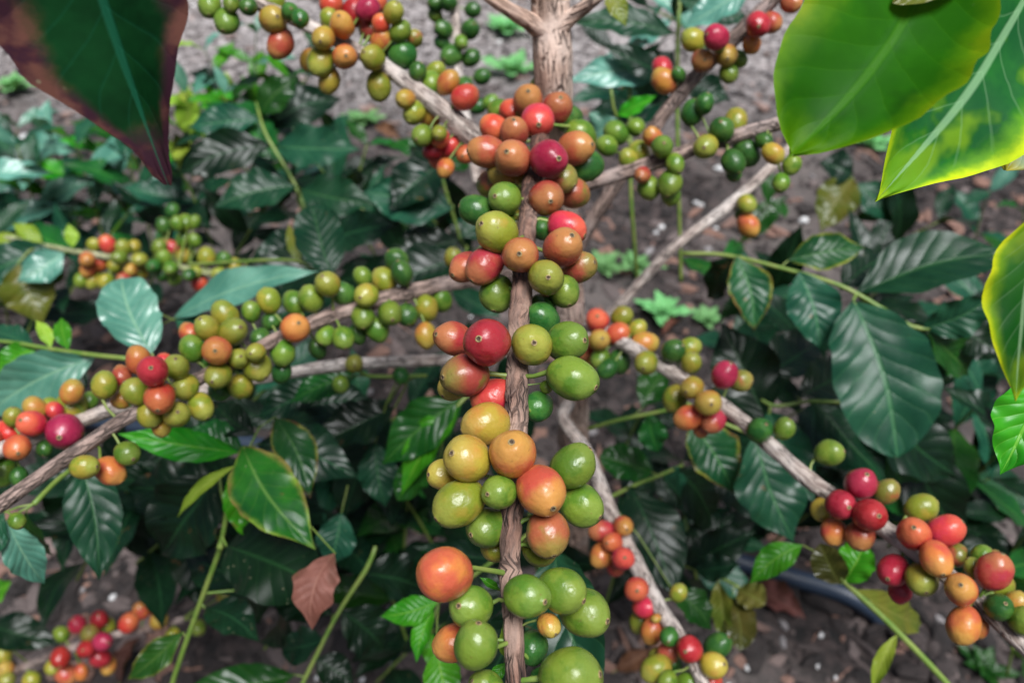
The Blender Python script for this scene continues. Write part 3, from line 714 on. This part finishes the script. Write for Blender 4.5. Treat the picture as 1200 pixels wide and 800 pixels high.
# green shoots of the same plant, with their leaves
def shoot(pl, spec, label=None, mat=None, **kw):
    b = branch(pl, spec, mat or STEM, label, 'shoot', rough=.05, seg=10, **kw); return b
def LV(b, rows):
    for r in rows:
        kw = r[4] if len(r) > 4 else {}
        b.leaf(r[0], r[1], r[2], r[3], **kw)
D = dict
s = shoot(plant, [(800, 297, .65, 1.8), (850, 299, .64, 1.7), (915, 314, .62, 1.7), (985, 335, .6, 1.7), (1040, 365, .59, 1.7), (1080, 385, .58, 1.6), (1150, 372, .57, 1.4)], 'green shoot of large dark leaves to the right of the pale branch')
LV(s, [((862, 300, .63), (884, 388, .62), 52, 'bedge'), ((937, 318, .61), (962, 412, .6), 64, 'teal'), ((924, 305, .62), (1014, 290, .62), 46, 'yedge'),
       ((1004, 343, .6), (1196, 300, .58), 92, 'teal', D(roll=-12, wave=.03)), ((1000, 352, .585), (1052, 536, .56), 112, 'teal', D(fold=.12, foldr=.12, wave=.05, prof=BLUNT, roll=8)), ((985, 340, .63), (1045, 300, .66), 50, 'dark'),
       ((1080, 385, .58), (1165, 345, .56), 50, 'teal', D(roll=25)), ((1085, 385, .58), (1135, 440, .6), 58, 'mid'), ((1120, 380, .6), (1185, 420, .58), 56, 'dark'), ((1040, 370, .62), (1100, 470, .66), 70, 'dark'), ((860, 302, .66), (830, 350, .7), 44, 'dark'), ((1090, 395, .6), (1080, 450, .62), 60, 'teal')])
s = shoot(plant, [(860, 400, .7, 1.6), (895, 470, .66, 1.6), (950, 470, .65, 1.5), (1000, 472, .64, 1.4)], 'green shoot with glossy blue green leaves behind the right branch')
LV(s, [((898, 492, .66), (846, 378, .68), 82, 'dark', D(rol=0) if 0 else {}), ((900, 480, .66), (955, 590, .62), 60, 'teal'), ((950, 470, .65), (1036, 566, .64), 92, 'teal', D(roll=-15)), ((1005, 470, .64), (1120, 560, .66), 88, 'dark'), ((1000, 480, .66), (1065, 610, .7), 90, 'mid'), ((935, 465, .66), (1000, 430, .7), 60, 'dark'), ((1040, 480, .68), (1130, 640, .7), 80, 'dark'), ((900, 440, .7), (960, 400, .74), 70, 'dark')])
s = shoot(plant, [(800, 470, .6, 1.5), (840, 492, .58, 1.5), (880, 508, .57, 1.4), (900, 512, .56, 1.2)], 'short shoot with two broad leaves hanging below the right branch')
LV(s, [((808, 494, .58), (860, 578, .57), 64, 'bedge', D(roll=10)), ((882, 510, .56), (930, 636, .55), 86, 'teal', D(fold=.15, foldr=.15)), ((830, 500, .62), (905, 620, .62), 80, 'dark')])
s = shoot(plant, [(690, 502, .63, 1.7), (725, 492, .62, 1.7), (770, 483, .61, 1.6), (800, 476, .6, 1.5)], 'bare green twig crossing in front of the soil at centre')
LV(s, [((760, 484, .62), (772, 530, .63), 36, 'mid'), ((752, 478, .64), (780, 432, .66), 38, 'mid')])
s = shoot(plant, [(800, 545, .7, 1.4), (775, 556, .66, 1.5), (740, 570, .63, 1.5), (700, 590, .6, 1.5)], 'shoot with small oval leaves beside the pale lower branch')
LV(s, [((764, 553, .66), (702, 534, .66), 44, 'mid', D(prof=BLUNT)), ((738, 570, .62), (792, 702, .58), 78, 'dark', D(fold=.12)), ((725, 580, .63), (765, 640, .66), 50, 'teal'), ((788, 690, .58), (834, 738, .58), 42, 'mid'), ((775, 556, .66), (800, 600, .72), 55, 'teal'), ((790, 548, .7), (835, 620, .74), 70, 'dark')])
s = shoot(plant, [(790, 660, .72, 1.4), (835, 672, .68, 1.4), (870, 690, .66, 1.2)], 'shoot with drooping bronze young leaves at lower right')
LV(s, [((865, 690, .66), (897, 708, .64), 36, 'bronze', D(prof=BLUNT)), ((842, 680, .66), (850, 755, .64), 30, 'olive', D(roll=30)), ((858, 700, .66), (868, 762, .63), 38, 'bronze', D(prof=BLUNT)), ((805, 662, .7), (886, 622, .68), 48, 'dark'), ((815, 668, .68), (868, 660, .66), 34, 'dark'), ((802, 655, .72), (862, 600, .74), 50, 'dark')])
s = shoot(plant, [(738, 60, .74, 2), (739, 215, .77, 2), (743, 280, .8, 2), (747, 330, .84, 2.2)], 'thin upright green stem right of the top cluster of cherries')
s = shoot(plant, [(797, -20, .74, 2.2), (794, 60, .75, 2.2), (794, 170, .77, 2), (798, 330, .84, 2)], 'second upright green stem behind the steep upper right branch')
LV(s, [((782, 82, .75), (664, 96, .73), 46, 'pale', D(roll=-8)), ((790, 40, .74), (668, 28, .74), 42, 'teal'), ((790, 90, .74), (705, 50, .72), 36, 'dark'), ((885, -20, .68), (798, 34, .7), 44, 'pale'), ((790, 60, .78), (735, 120, .8), 50, 'dark'), ((800, 95, .75), (856, 118, .75), 40, 'dark'), ((795, 120, .8), (690, 130, .8), 50, 'teal'), ((795, 0, .72), (880, 30, .72), 40, 'teal')])
s = shoot(plant, [(705, -30, .5, 1.2), (722, -20, .5, 1.2), (728, -15, .5, 1)], 'twig with a small yellow leaf at the top edge')
LV(s, [((712, -12, .5), (734, 32, .5), 26, 'olive')])
s = shoot(plant, [(745, 160, .72, 1.3), (722, 135, .7, 1.3), (716, 105, .69, 1.2)], 'small budding twig among the green cherries at upper right')
LV(s, [((722, 135, .7), (770, 112, .68), 22, 'bright'), ((724, 140, .72), (690, 165, .74), 44, 'pale')])
s = shoot(plant, [(600, 690, .245, 1), (594, 720, .24, .9), (590, 748, .238, .8)], 'tiny green bud twig on the middle branch near the bottom edge')
LV(s, [((594, 770, .236), (588, 735, .232), 11, 'lime', D(fold=.5)), ((585, 690, .245), (562, 676, .245), 12, 'bright', D(fold=.5)), ((592, 776, .235), (575, 800, .235), 16, 'bright')])
s = shoot(plant, [(610, 640, .42, 1.5), (630, 638, .4, 1.5), (655, 640, .38, 1.4)], 'shoot with one big glossy leaf behind the lowest green cherries')
LV(s, [((650, 640, .38), (706, 830, .34), 98, 'teal', D(fold=.35, foldr=.3, roll=18)), ((640, 700, .4), (560, 830, .4), 70, 'dark')])
s = shoot(plant, [(640, 610, .6, 1.5), (600, 640, .56, 1.5), (560, 670, .52, 1.4), (515, 704, .48, 1.2)], 'short shoot with bright curled young leaves left of the bottom cherries')
LV(s, [((590, 655, .55), (484, 640, .53), 36, 'dark', D(fold=.5)), ((514, 704, .48), (446, 722, .48), 34, 'bright'), ((508, 712, .48), (488, 776, .47), 28, 'bright', D(fold=.6)), ((505, 740, .48), (512, 785, .48), 26, 'bright'), ((512, 760, .45), (530, 830, .44), 46, 'bright')])
s = shoot(plant, [(600, 440, .6, 1.5), (570, 455, .58, 1.5), (545, 466, .56, 1.4), (520, 500, .56, 1.2)], 'shoot with a broad dark leaf left of the middle cherries')
LV(s, [((544, 465, .56), (448, 544, .56), 62, 'mid', D(roll=-10)), ((540, 470, .56), (470, 580, .56), 48, 'bright', D(fold=.5)), ((516, 535, .57), (466, 586, .56), 46, 'mid', D(fold=.5, prof=BLUNT)), ((530, 500, .6), (505, 600, .62), 54, 'dark'), ((555, 462, .6), (500, 450, .62), 40, 'dark')])
s = shoot(plant, [(500, 440, .6, 1.4), (430, 440, .58, 1.4), (415, 425, .57, 1.3)], None)
s.label = 'thin green twig below the paler left branch'
LV(s, [((462, 478, .62), (364, 520, .6), 62, 'dark', D(roll=10)), ((440, 518, .64), (452, 594, .64), 48, 'teal'), ((420, 440, .6), (340, 472, .6), 40, 'mid'), ((400, 600, .6), (386, 664, .6), 48, 'teal'), ((455, 470, .66), (400, 610, .68), 70, 'dark'), ((380, 450, .62), (300, 490, .62), 44, 'dark'), ((350, 480, .64), (440, 470, .66), 50, 'dark')])
s = shoot(plant, [(220, 310, .72, 1.5), (340, 305, .66, 1.5), (372, 322, .64, 1.4)], 'small shoot with light green leaves above the left branch')
LV(s, [((388, 322, .62), (366, 240, .64), 58, 'teal', D(prof=BLUNT)), ((204, 373, .6), (374, 318, .58), 48, 'pale', D(roll=-12)), ((178, 414, .55), (142, 326, .58), 66, 'pale', D(prof=BLUNT)), ((205, 375, .6), (280, 410, .6), 40, 'teal'), ((352, 312, .66), (338, 262, .68), 16, 'olive')])
s = shoot(plant, [(150, 420, .53, 1.6), (110, 416, .54, 1.6), (60, 409, .56, 1.6), (20, 402, .57, 1.5), (-15, 398, .58, 1.2)], 'pale green shoot above the crimson cherries at the left edge')
LV(s, [((112, 418, .55), (-20, 490, .55), 66, 'pale', D(roll=-10)), ((80, 410, .55), (72, 372, .57), 20, 'bright'), ((45, 406, .57), (-6, 440, .57), 36, 'bright'), ((60, 408, .57), (42, 375, .58), 16, 'lime'), ((40, 405, .58), (-10, 385, .6), 30, 'teal'), ((100, 420, .6), (60, 500, .62), 70, 'dark')])
s = shoot(plant, [(40, 590, .42, 1.4), (70, 560, .44, 1.4), (100, 540, .46, 1.3)], 'shoot with a deeply veined leaf hanging under the left branch')
LV(s, [((92, 536, .46), (116, 680, .45), 62, 'teal', D(fold=.18, wave=.06)), ((8, 610, .42), (52, 684, .44), 42, 'pale'), ((30, 600, .44), (62, 650, .48), 34, 'mid'), ((5, 600, .42), (-30, 660, .42), 40, 'teal')])

# ------------------------------------------------------------------ other plants
def other(px, py, z, label):
    p = ground_at(px, py); p.z = gz(p.x, p.y); return thing('coffee_plant', p, label, 'coffee plant')
young = other(205, 830, 0, 'young coffee plant with a thin green stem and glossy leaves at lower left')
s = shoot(young, [(196, 830, .56, 1.9), (205, 790, .55, 1.8), (235, 705, .53, 1.7), (256, 648, .515, 1.7), (258, 640, .51, 2.3), (260, 632, .51, 1.6), (272, 575, .5, 1.5), (290, 528, .49, 1.4)], None)
s.label = 'thin green upright stem'; s.name = 'stem'
LV(s, [((284, 522, .49), (370, 644, .46), 80, 'half', D(roll=-8, fold=.35)), ((276, 545, .5), (302, 640, .5), 54, 'bright'), ((266, 640, .5), (382, 688, .46), 92, 'dark', D(prof=BLUNT, fold=.2, roll=6)), ((322, 488, .52), (364, 584, .5), 50, 'bedge'), ((240, 712, .53), (304, 752, .5), 48, 'dark'),
       ((214, 740, .54), (150, 796, .54), 36, 'half'), ((276, 545, .49), (208, 606, .49), 18, 'lime', D(fold=.6)), ((280, 530, .5), (138, 508, .48), 40, 'bright', D(roll=-10)), ((285, 528, .52), (215, 505, .52), 46, 'mid'), ((300, 510, .52), (250, 470, .54), 40, 'dark'),
       ((255, 555, .54), (188, 650, .56), 100, 'dark'), ((265, 580, .56), (150, 570, .58), 80, 'dark'), ((330, 690, .56), (215, 650, .6), 60, 'dark'), ((300, 520, .55), (420, 560, .56), 70, 'dark')])
o = [((392, 648, .465), (366, 738, .45), 50, 'dry', D(fold=-.6, foldr=.8, wave=.09, bend=.6, quilt=.03, roll=20, label='withered pinkish brown leaf'))]; LV(s, o)
sprig = other(360, 900, 0, 'low coffee sprig with a slanting green stem and dark leaves at the bottom left centre')
s = shoot(sprig, [(330, 850, .62, 1.8), (362, 785, .62, 1.7), (395, 720, .62, 1.6), (430, 665, .62, 1.8), (440, 640, .62, 1.4)], None); s.name = 'stem'
LV(s, [((346, 790, .62), (206, 812, .6), 48, 'mid', D(roll=-15)), ((380, 750, .62), (330, 760, .64), 46, 'dark'), ((370, 770, .62), (415, 800, .62), 40, 'dark'), ((400, 715, .64), (450, 760, .66), 60, 'dark'), ((425, 670, .64), (500, 690, .68), 60, 'dark'), ((390, 720, .66), (320, 700, .68), 50, 'dark')])
tips = other(1100, 900, 0, 'coffee seedling with a bare slanting green stem and a few young leaves at its tip')
s = shoot(tips, [(1150, 850, .5, 2), (1105, 795, .5, 2), (1040, 728, .5, 1.9), (990, 682, .5, 1.7), (985, 672, .5, 1.2)], None); s.name = 'stem'
LV(s, [((985, 684, .5), (962, 636, .5), 40, 'bronze', D(prof=BLUNT, roll=-20)), ((988, 682, .5), (1014, 636, .5), 44, 'bright', D(prof=BLUNT)), ((940, 638, .52), (878, 684, .52), 36, 'bright'), ((1052, 742, .5), (1022, 812, .5), 22, 'lime', D(fold=.6)), ((1000, 690, .54), (1080, 730, .6), 40, 'olive')])
low = other(60, 800, 0, 'low coffee plant at the bottom left with small dark red cherries close to the mulch')
b = branch(low, [(-20, 800, .9, 4), (25, 782, .89, 4), (60, 768, .88, 4), (110, 750, .87, 3.8), (160, 738, .87, 3.6), (215, 725, .88, 3.2)], BARK, 'thin pale twig of dark red cherries')
b.cherries('91 731 9.5 C; 116 725 9.5 C; 125 732 9 L; 106 742 10.5 B; 120 751 10 C; 101 760 9.5 C; 117 770 10.5 C; 71 770 10.5 C; 77 789 10.5 A; 61 782 7.5 L; 127 779 8.5 O; 151 729 10.5 R; 165 715 8.5 O; 180 709 10 R; 186 726 10 Y; 72 743 8.5 G; 202 744 7.5 L; 95 787 8 O; 4 768 8.5 L; 7 783 9 Y; 7 797 9 L; 37 797 9 L; 232 735 8.5 G; 255 687 8 Y; 265 697 9 L; 267 678 8 G')
LV(b, [((-20, 730, .86), (70, 755, .86), 46, 'dark'), ((-20, 700, .8), (14, 680, .8), 30, 'bright')])

bush = other(20, 330, 0, 'bushy coffee plant at the upper left with pale glossy leaves and one fruiting branch')
b = branch(bush, [(-40, 268, .98, 2.6), (40, 285, .93, 2.6), (95, 296, .9, 3), (150, 305, .88, 3.4), (210, 314, .86, 3.6), (270, 325, .85, 3.8), (340, 345, .84, 4)], bark_mat('bark_greenish', (150, 152, 112), (106, 116, 70), (168, 164, 136)), 'slender greenish branch of tiny green and orange cherries')
b.cherries('''110 287 7.5 L; 126 286 9 R; 145 290 8.5 L; 157 289 7.5 L; 102 304 8.5 O; 117 309 8.5 O; 104 315 8.5 O; 110 329 8.5 L; 124 330 8.5 L; 135 312 8.5 L; 140 302 8.5 G; 154 316 7.5 Y; 145 326 6.5 A; 164 304 8 L; 166 319 7.5 L; 187 290 8.5 G; 201 290 8 A; 192 302 8.5 G; 200 314 8 G; 215 300 8.5 L; 215 280 8.5 G; 228 282 7 G; 218 261 8.5 G; 208 262 7.5 G; 228 260 7 G; 191 321 7.5 D; 205 327 7 G; 242 301 10 L; 262 304 8.5 D; 274 312 8.5 L; 234 331 9.5 R; 229 319 7.5 L; 257 322 8.5 L; 294 314 7.5 L; 65 322 9 D; 95 329 7.5 G; 192 265 8.5 D; 202 247 7.5 D; 180 312 8 D; 222 322 7 D''')
LV(b, [((60, 290, .92), (-30, 330, .9), 50, 'teal'), ((75, 296, .9), (20, 330, .88), 40, 'pale'), ((85, 290, .9), (80, 262, .9), 16, 'lime'), ((50, 285, .92), (15, 262, .92), 20, 'lime'), ((30, 282, .95), (-20, 280, .95), 16, 'lime'), ((20, 310, .9), (50, 380, .9), 60, 'olive'), ((100, 298, .92), (30, 262, .95), 36, 'mid')])
back = other(320, 260, 0, 'leafy coffee plant behind the left branch with dark spreading leaves')
s = shoot(back, [(400, 360, .92, 2.2), (372, 285, .9, 2.1), (345, 215, .9, 2), (312, 158, .9, 1.8), (300, 120, .92, 1.2)], 'pale green stem with opposite dark teal leaves')
LV(s, [((385, 310, .86), (262, 350, .82), 66, 'dark'), ((330, 190, .92), (240, 120, .95), 56, 'mid'), ((310, 150, .95), (400, 115, .98), 56, 'dark'), ((395, 340, .86), (300, 395, .8), 60, 'dark'), ((347, 218, .88), (250, 244, .86), 56, 'teal'), ((352, 222, .88), (440, 240, .86), 56, 'teal'), ((318, 170, .9), (206, 206, .88), 54, 'dark'), ((322, 172, .9), (424, 176, .88), 54, 'teal'), ((304, 140, .92), (220, 150, .92), 42, 'teal'), ((304, 135, .92), (350, 90, .92), 40, 'mid'), ((372, 286, .88), (290, 310, .86), 50, 'dark'), ((376, 284, .88), (470, 262, .84), 50, 'dark'), ((390, 330, .88), (480, 330, .84), 56, 'dark')])
s = shoot(back, [(560, 330, .86, 2), (540, 280, .84, 1.8), (520, 215, .82, 1.6), (515, 190, .82, 1.2)], 'short stem of dark leaves left of the top cherries')
LV(s, [((530, 245, .8), (425, 225, .8), 66, 'teal'), ((545, 300, .8), (430, 350, .78), 64, 'dark'), ((517, 192, .8), (456, 246, .78), 60, 'dark'), ((538, 280, .82), (446, 300, .8), 52, 'dark'), ((540, 278, .82), (590, 245, .84), 46, 'teal'), ((525, 230, .84), (480, 170, .86), 46, 'dark'), ((550, 310, .84), (470, 345, .82), 56, 'dark'), ((520, 200, .82), (570, 175, .84), 40, 'mid')])
relax()
for b in BR: b.finish()
def fill(pl, rows):
    for (sx, sy, d, ex, ey, d2, n, L, mats, label) in rows: fill_shoot(pl, (sx, sy, d), (ex, ey, d2), n, L, mats.split(), label)
fill(bush, [(110, 330, 1.4, 40, 200, 1.2, 4, .09, 'pale pale teal bright', 'leafy shoot of pale blue green leaves'), (150, 330, 1.4, 120, 180, 1.25, 4, .085, 'bright teal mid pale', 'leafy shoot of bright green leaves'), (30, 330, 1.35, -20, 210, 1.2, 4, .09, 'pale teal', None),
            (200, 320, 1.4, 210, 200, 1.3, 4, .08, 'teal dark mid', None), (80, 340, 1.45, 90, 170, 1.4, 4, .08, 'pale mid bright', None), (10, 380, 1.2, -10, 280, 1.05, 3, .09, 'teal dark', None), (160, 360, 1.3, 240, 240, 1.2, 3, .08, 'dark dark teal', None)])
fill(back, [(370, 290, 1.05, 310, 150, .98, 4, .095, 'teal teal dark pale', 'green stem with spreading dark teal leaves'), (400, 330, 1.1, 280, 190, 1.05, 3, .09, 'teal dark', None), (480, 320, 1.0, 420, 240, .98, 3, .085, 'dark teal', None), (500, 330, 1.05, 510, 190, 1.0, 3, .085, 'dark mid', None),
            (520, 350, .95, 585, 270, .95, 2, .08, 'teal dark', None), (390, 320, 1.2, 390, 160, 1.15, 4, .085, 'dark mid teal', None)])
fill(back, [(260, 330, 1.15, 330, 220, 1.02, 4, .1, 'dark dark teal', None), (440, 300, 1.05, 370, 190, .98, 4, .1, 'dark teal', None), (560, 330, 1.0, 480, 230, .95, 3, .09, 'dark dark', None)])
fill(bush, [(60, 330, 1.25, 20, 170, 1.12, 4, .12, 'pale pale teal', None), (130, 320, 1.3, 90, 170, 1.2, 4, .12, 'pale teal bright', None), (190, 330, 1.3, 150, 190, 1.2, 4, .11, 'teal mid pale', None), (0, 360, 1.2, -30, 200, 1.08, 4, .12, 'pale pale', None), (60, 380, 1.2, 150, 250, 1.1, 4, .1, 'dark dark teal', None), (160, 350, 1.2, 230, 200, 1.12, 4, .1, 'dark dark', None), (20, 420, 1.0, 60, 340, .95, 3, .1, 'dark dark', None), (100, 290, 1.35, 60, 160, 1.25, 4, .1, 'pale teal mid', None), (180, 250, 1.4, 140, 150, 1.3, 4, .09, 'pale mid bright', None), (20, 260, 1.3, 20, 150, 1.25, 4, .1, 'pale pale teal', None)])
small = other(290, 130, 0, 'small light green coffee plant behind the upper left cherries')
fill(small, [(285, 190, 1.3, 240, 60, 1.12, 5, .062, 'bright mid pale lime', 'shoot of small bright green leaves'), (295, 200, 1.3, 300, 40, 1.14, 5, .062, 'bright mid pale', None), (300, 190, 1.25, 340, 90, 1.1, 4, .065, 'mid bright', None), (270, 190, 1.25, 218, 110, 1.08, 4, .065, 'lime bright pale', None), (280, 180, 1.2, 265, 110, 1.08, 4, .06, 'pale bright mid', None), (230, 200, 1.2, 212, 150, 1.08, 3, .07, 'lime bright', None), (330, 170, 1.25, 375, 60, 1.12, 4, .07, 'mid dark', None)])
fill(young, [(300, 700, .75, 200, 560, .66, 3, .1, 'dark', None), (300, 720, .8, 330, 560, .68, 3, .1, 'dark dark teal', None), (420, 700, .85, 400, 560, .74, 3, .1, 'dark dark teal', None), (470, 700, .85, 480, 560, .76, 3, .09, 'dark mid', None), (200, 640, .8, 130, 560, .66, 3, .1, 'dark', None), (350, 600, .8, 420, 480, .72, 3, .09, 'dark teal', None)])
fill(young, [(160, 660, .8, 250, 600, .68, 4, .105, 'dark dark', None), (420, 640, .8, 330, 500, .7, 4, .1, 'dark dark teal', None), (520, 660, .85, 440, 540, .72, 4, .1, 'dark dark', None), (380, 560, .8, 480, 480, .74, 3, .09, 'dark teal', None), (120, 640, .85, 60, 560, .7, 3, .1, 'dark', None), (310, 760, .8, 400, 640, .74, 3, .1, 'dark', None), (560, 700, .9, 520, 560, .76, 4, .1, 'dark mid', None), (260, 520, .8, 330, 440, .72, 3, .09, 'dark teal', None), (440, 800, .9, 540, 720, .8, 3, .1, 'dark', None)])
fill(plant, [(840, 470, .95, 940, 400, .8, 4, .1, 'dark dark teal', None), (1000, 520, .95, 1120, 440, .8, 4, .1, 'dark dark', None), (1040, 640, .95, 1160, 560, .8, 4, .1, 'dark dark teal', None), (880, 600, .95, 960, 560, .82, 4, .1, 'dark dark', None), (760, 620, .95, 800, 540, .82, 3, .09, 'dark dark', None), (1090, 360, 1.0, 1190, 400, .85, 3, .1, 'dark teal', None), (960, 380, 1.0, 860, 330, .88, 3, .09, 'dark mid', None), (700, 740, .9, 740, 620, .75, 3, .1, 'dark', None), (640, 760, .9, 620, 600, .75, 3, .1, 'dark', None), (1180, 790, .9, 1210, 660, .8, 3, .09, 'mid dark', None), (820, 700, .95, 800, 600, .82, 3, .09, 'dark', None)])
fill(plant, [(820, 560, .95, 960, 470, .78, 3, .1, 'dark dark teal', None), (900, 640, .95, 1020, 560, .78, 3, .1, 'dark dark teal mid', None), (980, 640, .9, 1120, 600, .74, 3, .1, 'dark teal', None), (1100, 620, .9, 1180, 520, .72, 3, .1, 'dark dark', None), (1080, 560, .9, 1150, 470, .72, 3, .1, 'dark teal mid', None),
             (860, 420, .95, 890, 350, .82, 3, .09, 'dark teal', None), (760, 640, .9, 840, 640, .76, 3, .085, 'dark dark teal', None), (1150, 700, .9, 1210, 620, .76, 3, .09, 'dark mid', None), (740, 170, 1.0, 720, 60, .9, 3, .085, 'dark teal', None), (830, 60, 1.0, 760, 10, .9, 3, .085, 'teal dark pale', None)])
rbk = other(1150, 300, 0, 'distant coffee seedling on the soil at the upper right edge')
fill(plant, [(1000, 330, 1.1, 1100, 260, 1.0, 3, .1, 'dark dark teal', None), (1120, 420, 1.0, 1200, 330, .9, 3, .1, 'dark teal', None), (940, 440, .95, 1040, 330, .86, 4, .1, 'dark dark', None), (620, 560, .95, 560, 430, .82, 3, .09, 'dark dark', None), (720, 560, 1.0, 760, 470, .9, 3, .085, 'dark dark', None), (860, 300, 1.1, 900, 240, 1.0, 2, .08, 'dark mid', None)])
fill(back, [(330, 250, 1.25, 270, 110, 1.15, 4, .085, 'dark mid teal', None), (440, 340, 1.0, 520, 260, .95, 4, .085, 'dark dark teal', None), (250, 290, 1.15, 200, 180, 1.06, 4, .095, 'dark dark teal', None), (410, 260, 1.15, 430, 170, 1.1, 3, .07, 'mid dark', None)])
fill(young, [(90, 680, .85, 150, 580, .74, 3, .1, 'dark dark', None), (480, 760, .85, 440, 660, .76, 3, .085, 'dark mid', None)])
fill(rbk, [(1140, 290, 1.5, 1160, 225, 1.35, 2, .09, 'pale teal', None), (1190, 330, 1.3, 1200, 250, 1.2, 2, .08, 'mid dark', None)])
rsm = other(985, 300, 0, 'small coffee seedling with an olive leaf under the near yellow edged leaf')
s = Branch(rsm, [(1000, 300, 1.15, 1.8), (1005, 250, 1.05, 1.8), (995, 205, 1.0, 1.5)], STEM, None, 'stem')
LV(s, [((1000, 210, 1.0), (962, 272, .98), 50, 'olive'), ((1000, 205, 1.0), (960, 190, 1.0), 44, 'dark'), ((1003, 215, 1.02), (1050, 262, 1.02), 44, 'teal'), ((1005, 260, 1.05), (1050, 235, 1.05), 30, 'mid')]); s.finish()

# ------------------------------------------------------------------ near twigs that hang into the picture
def twig(spec, label, rows):
    t = thing('coffee_twig', at(*spec[-1][:3]), label, 'twig')
    b = Branch(t, spec, STEM, None, 'stem', rough=.05); LV(b, rows); b.finish(); return t
twig([(1090, -60, .215, 1.2), (1135, -75, .22, 1.5), (1260, -60, .24, 2)], 'near twig with glossy yellow edged leaves hanging in at the upper right corner', [
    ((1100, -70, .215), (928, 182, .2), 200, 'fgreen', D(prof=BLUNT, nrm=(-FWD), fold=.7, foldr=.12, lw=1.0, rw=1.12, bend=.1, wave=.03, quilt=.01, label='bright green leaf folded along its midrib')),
    ((1225, -60, .25), (1026, 236, .245), 215, 'fyellow', D(quilt=.006, nrm=(-FWD + RIGHT * .1), fold=.15, foldr=.25, bend=.06, wave=.03, label='dark leaf with a broad yellow margin')),
    ((1250, 40, .27), (1178, 200, .27), 110, 'fbacklit', D(nrm=-FWD, prof=BLUNT, label='pale leaf coloured as if backlit')),
    ((1165, -45, .206), (1046, 4, .204), 44, 'olive', D(nrm=-FWD, prof=BLUNT))])
twig([(1290, 240, .2, 1.8), (1250, 250, .2, 1.5), (1215, 262, .2, 1.2)], 'near twig with two yellow green leaves cut off by the right edge', [
    ((1222, 240, .2), (1190, 470, .2), 96, 'fyellow', D(quilt=.004, nrm=(-FWD - RIGHT * .3), fold=.3)), ((1230, 440, .24), (1172, 556, .24), 84, 'bright', D(nrm=(-FWD - RIGHT * .3)))])
twig([(20, -230, .21, 2), (60, -190, .205, 1.6), (92, -150, .2, 1.4)], 'near twig with one dark leaf withered purple brown along its margin', [
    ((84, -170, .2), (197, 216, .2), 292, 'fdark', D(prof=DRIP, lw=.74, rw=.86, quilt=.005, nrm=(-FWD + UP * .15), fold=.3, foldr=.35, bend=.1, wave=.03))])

# stones that lie wholly under the foliage are left out
bpy.context.view_layer.update(); dg = bpy.context.evaluated_depsgraph_get()
for o in [q for q in sc.objects if q.name.startswith('stone')]:
    seen = False
    for dx, dy in ((0, 0), (.5, 0), (-.5, 0), (0, .5), (0, -.5)):
        p = o.location + (RIGHT * dx + UP * dy + Vector((0, 0, .4))) * o.scale.x; d = (p - EYE).normalized()
        hit = sc.ray_cast(dg, EYE, d)
        if hit[0] and hit[4].name == o.name: seen = True; break
    if not seen: bpy.data.objects.remove(o)
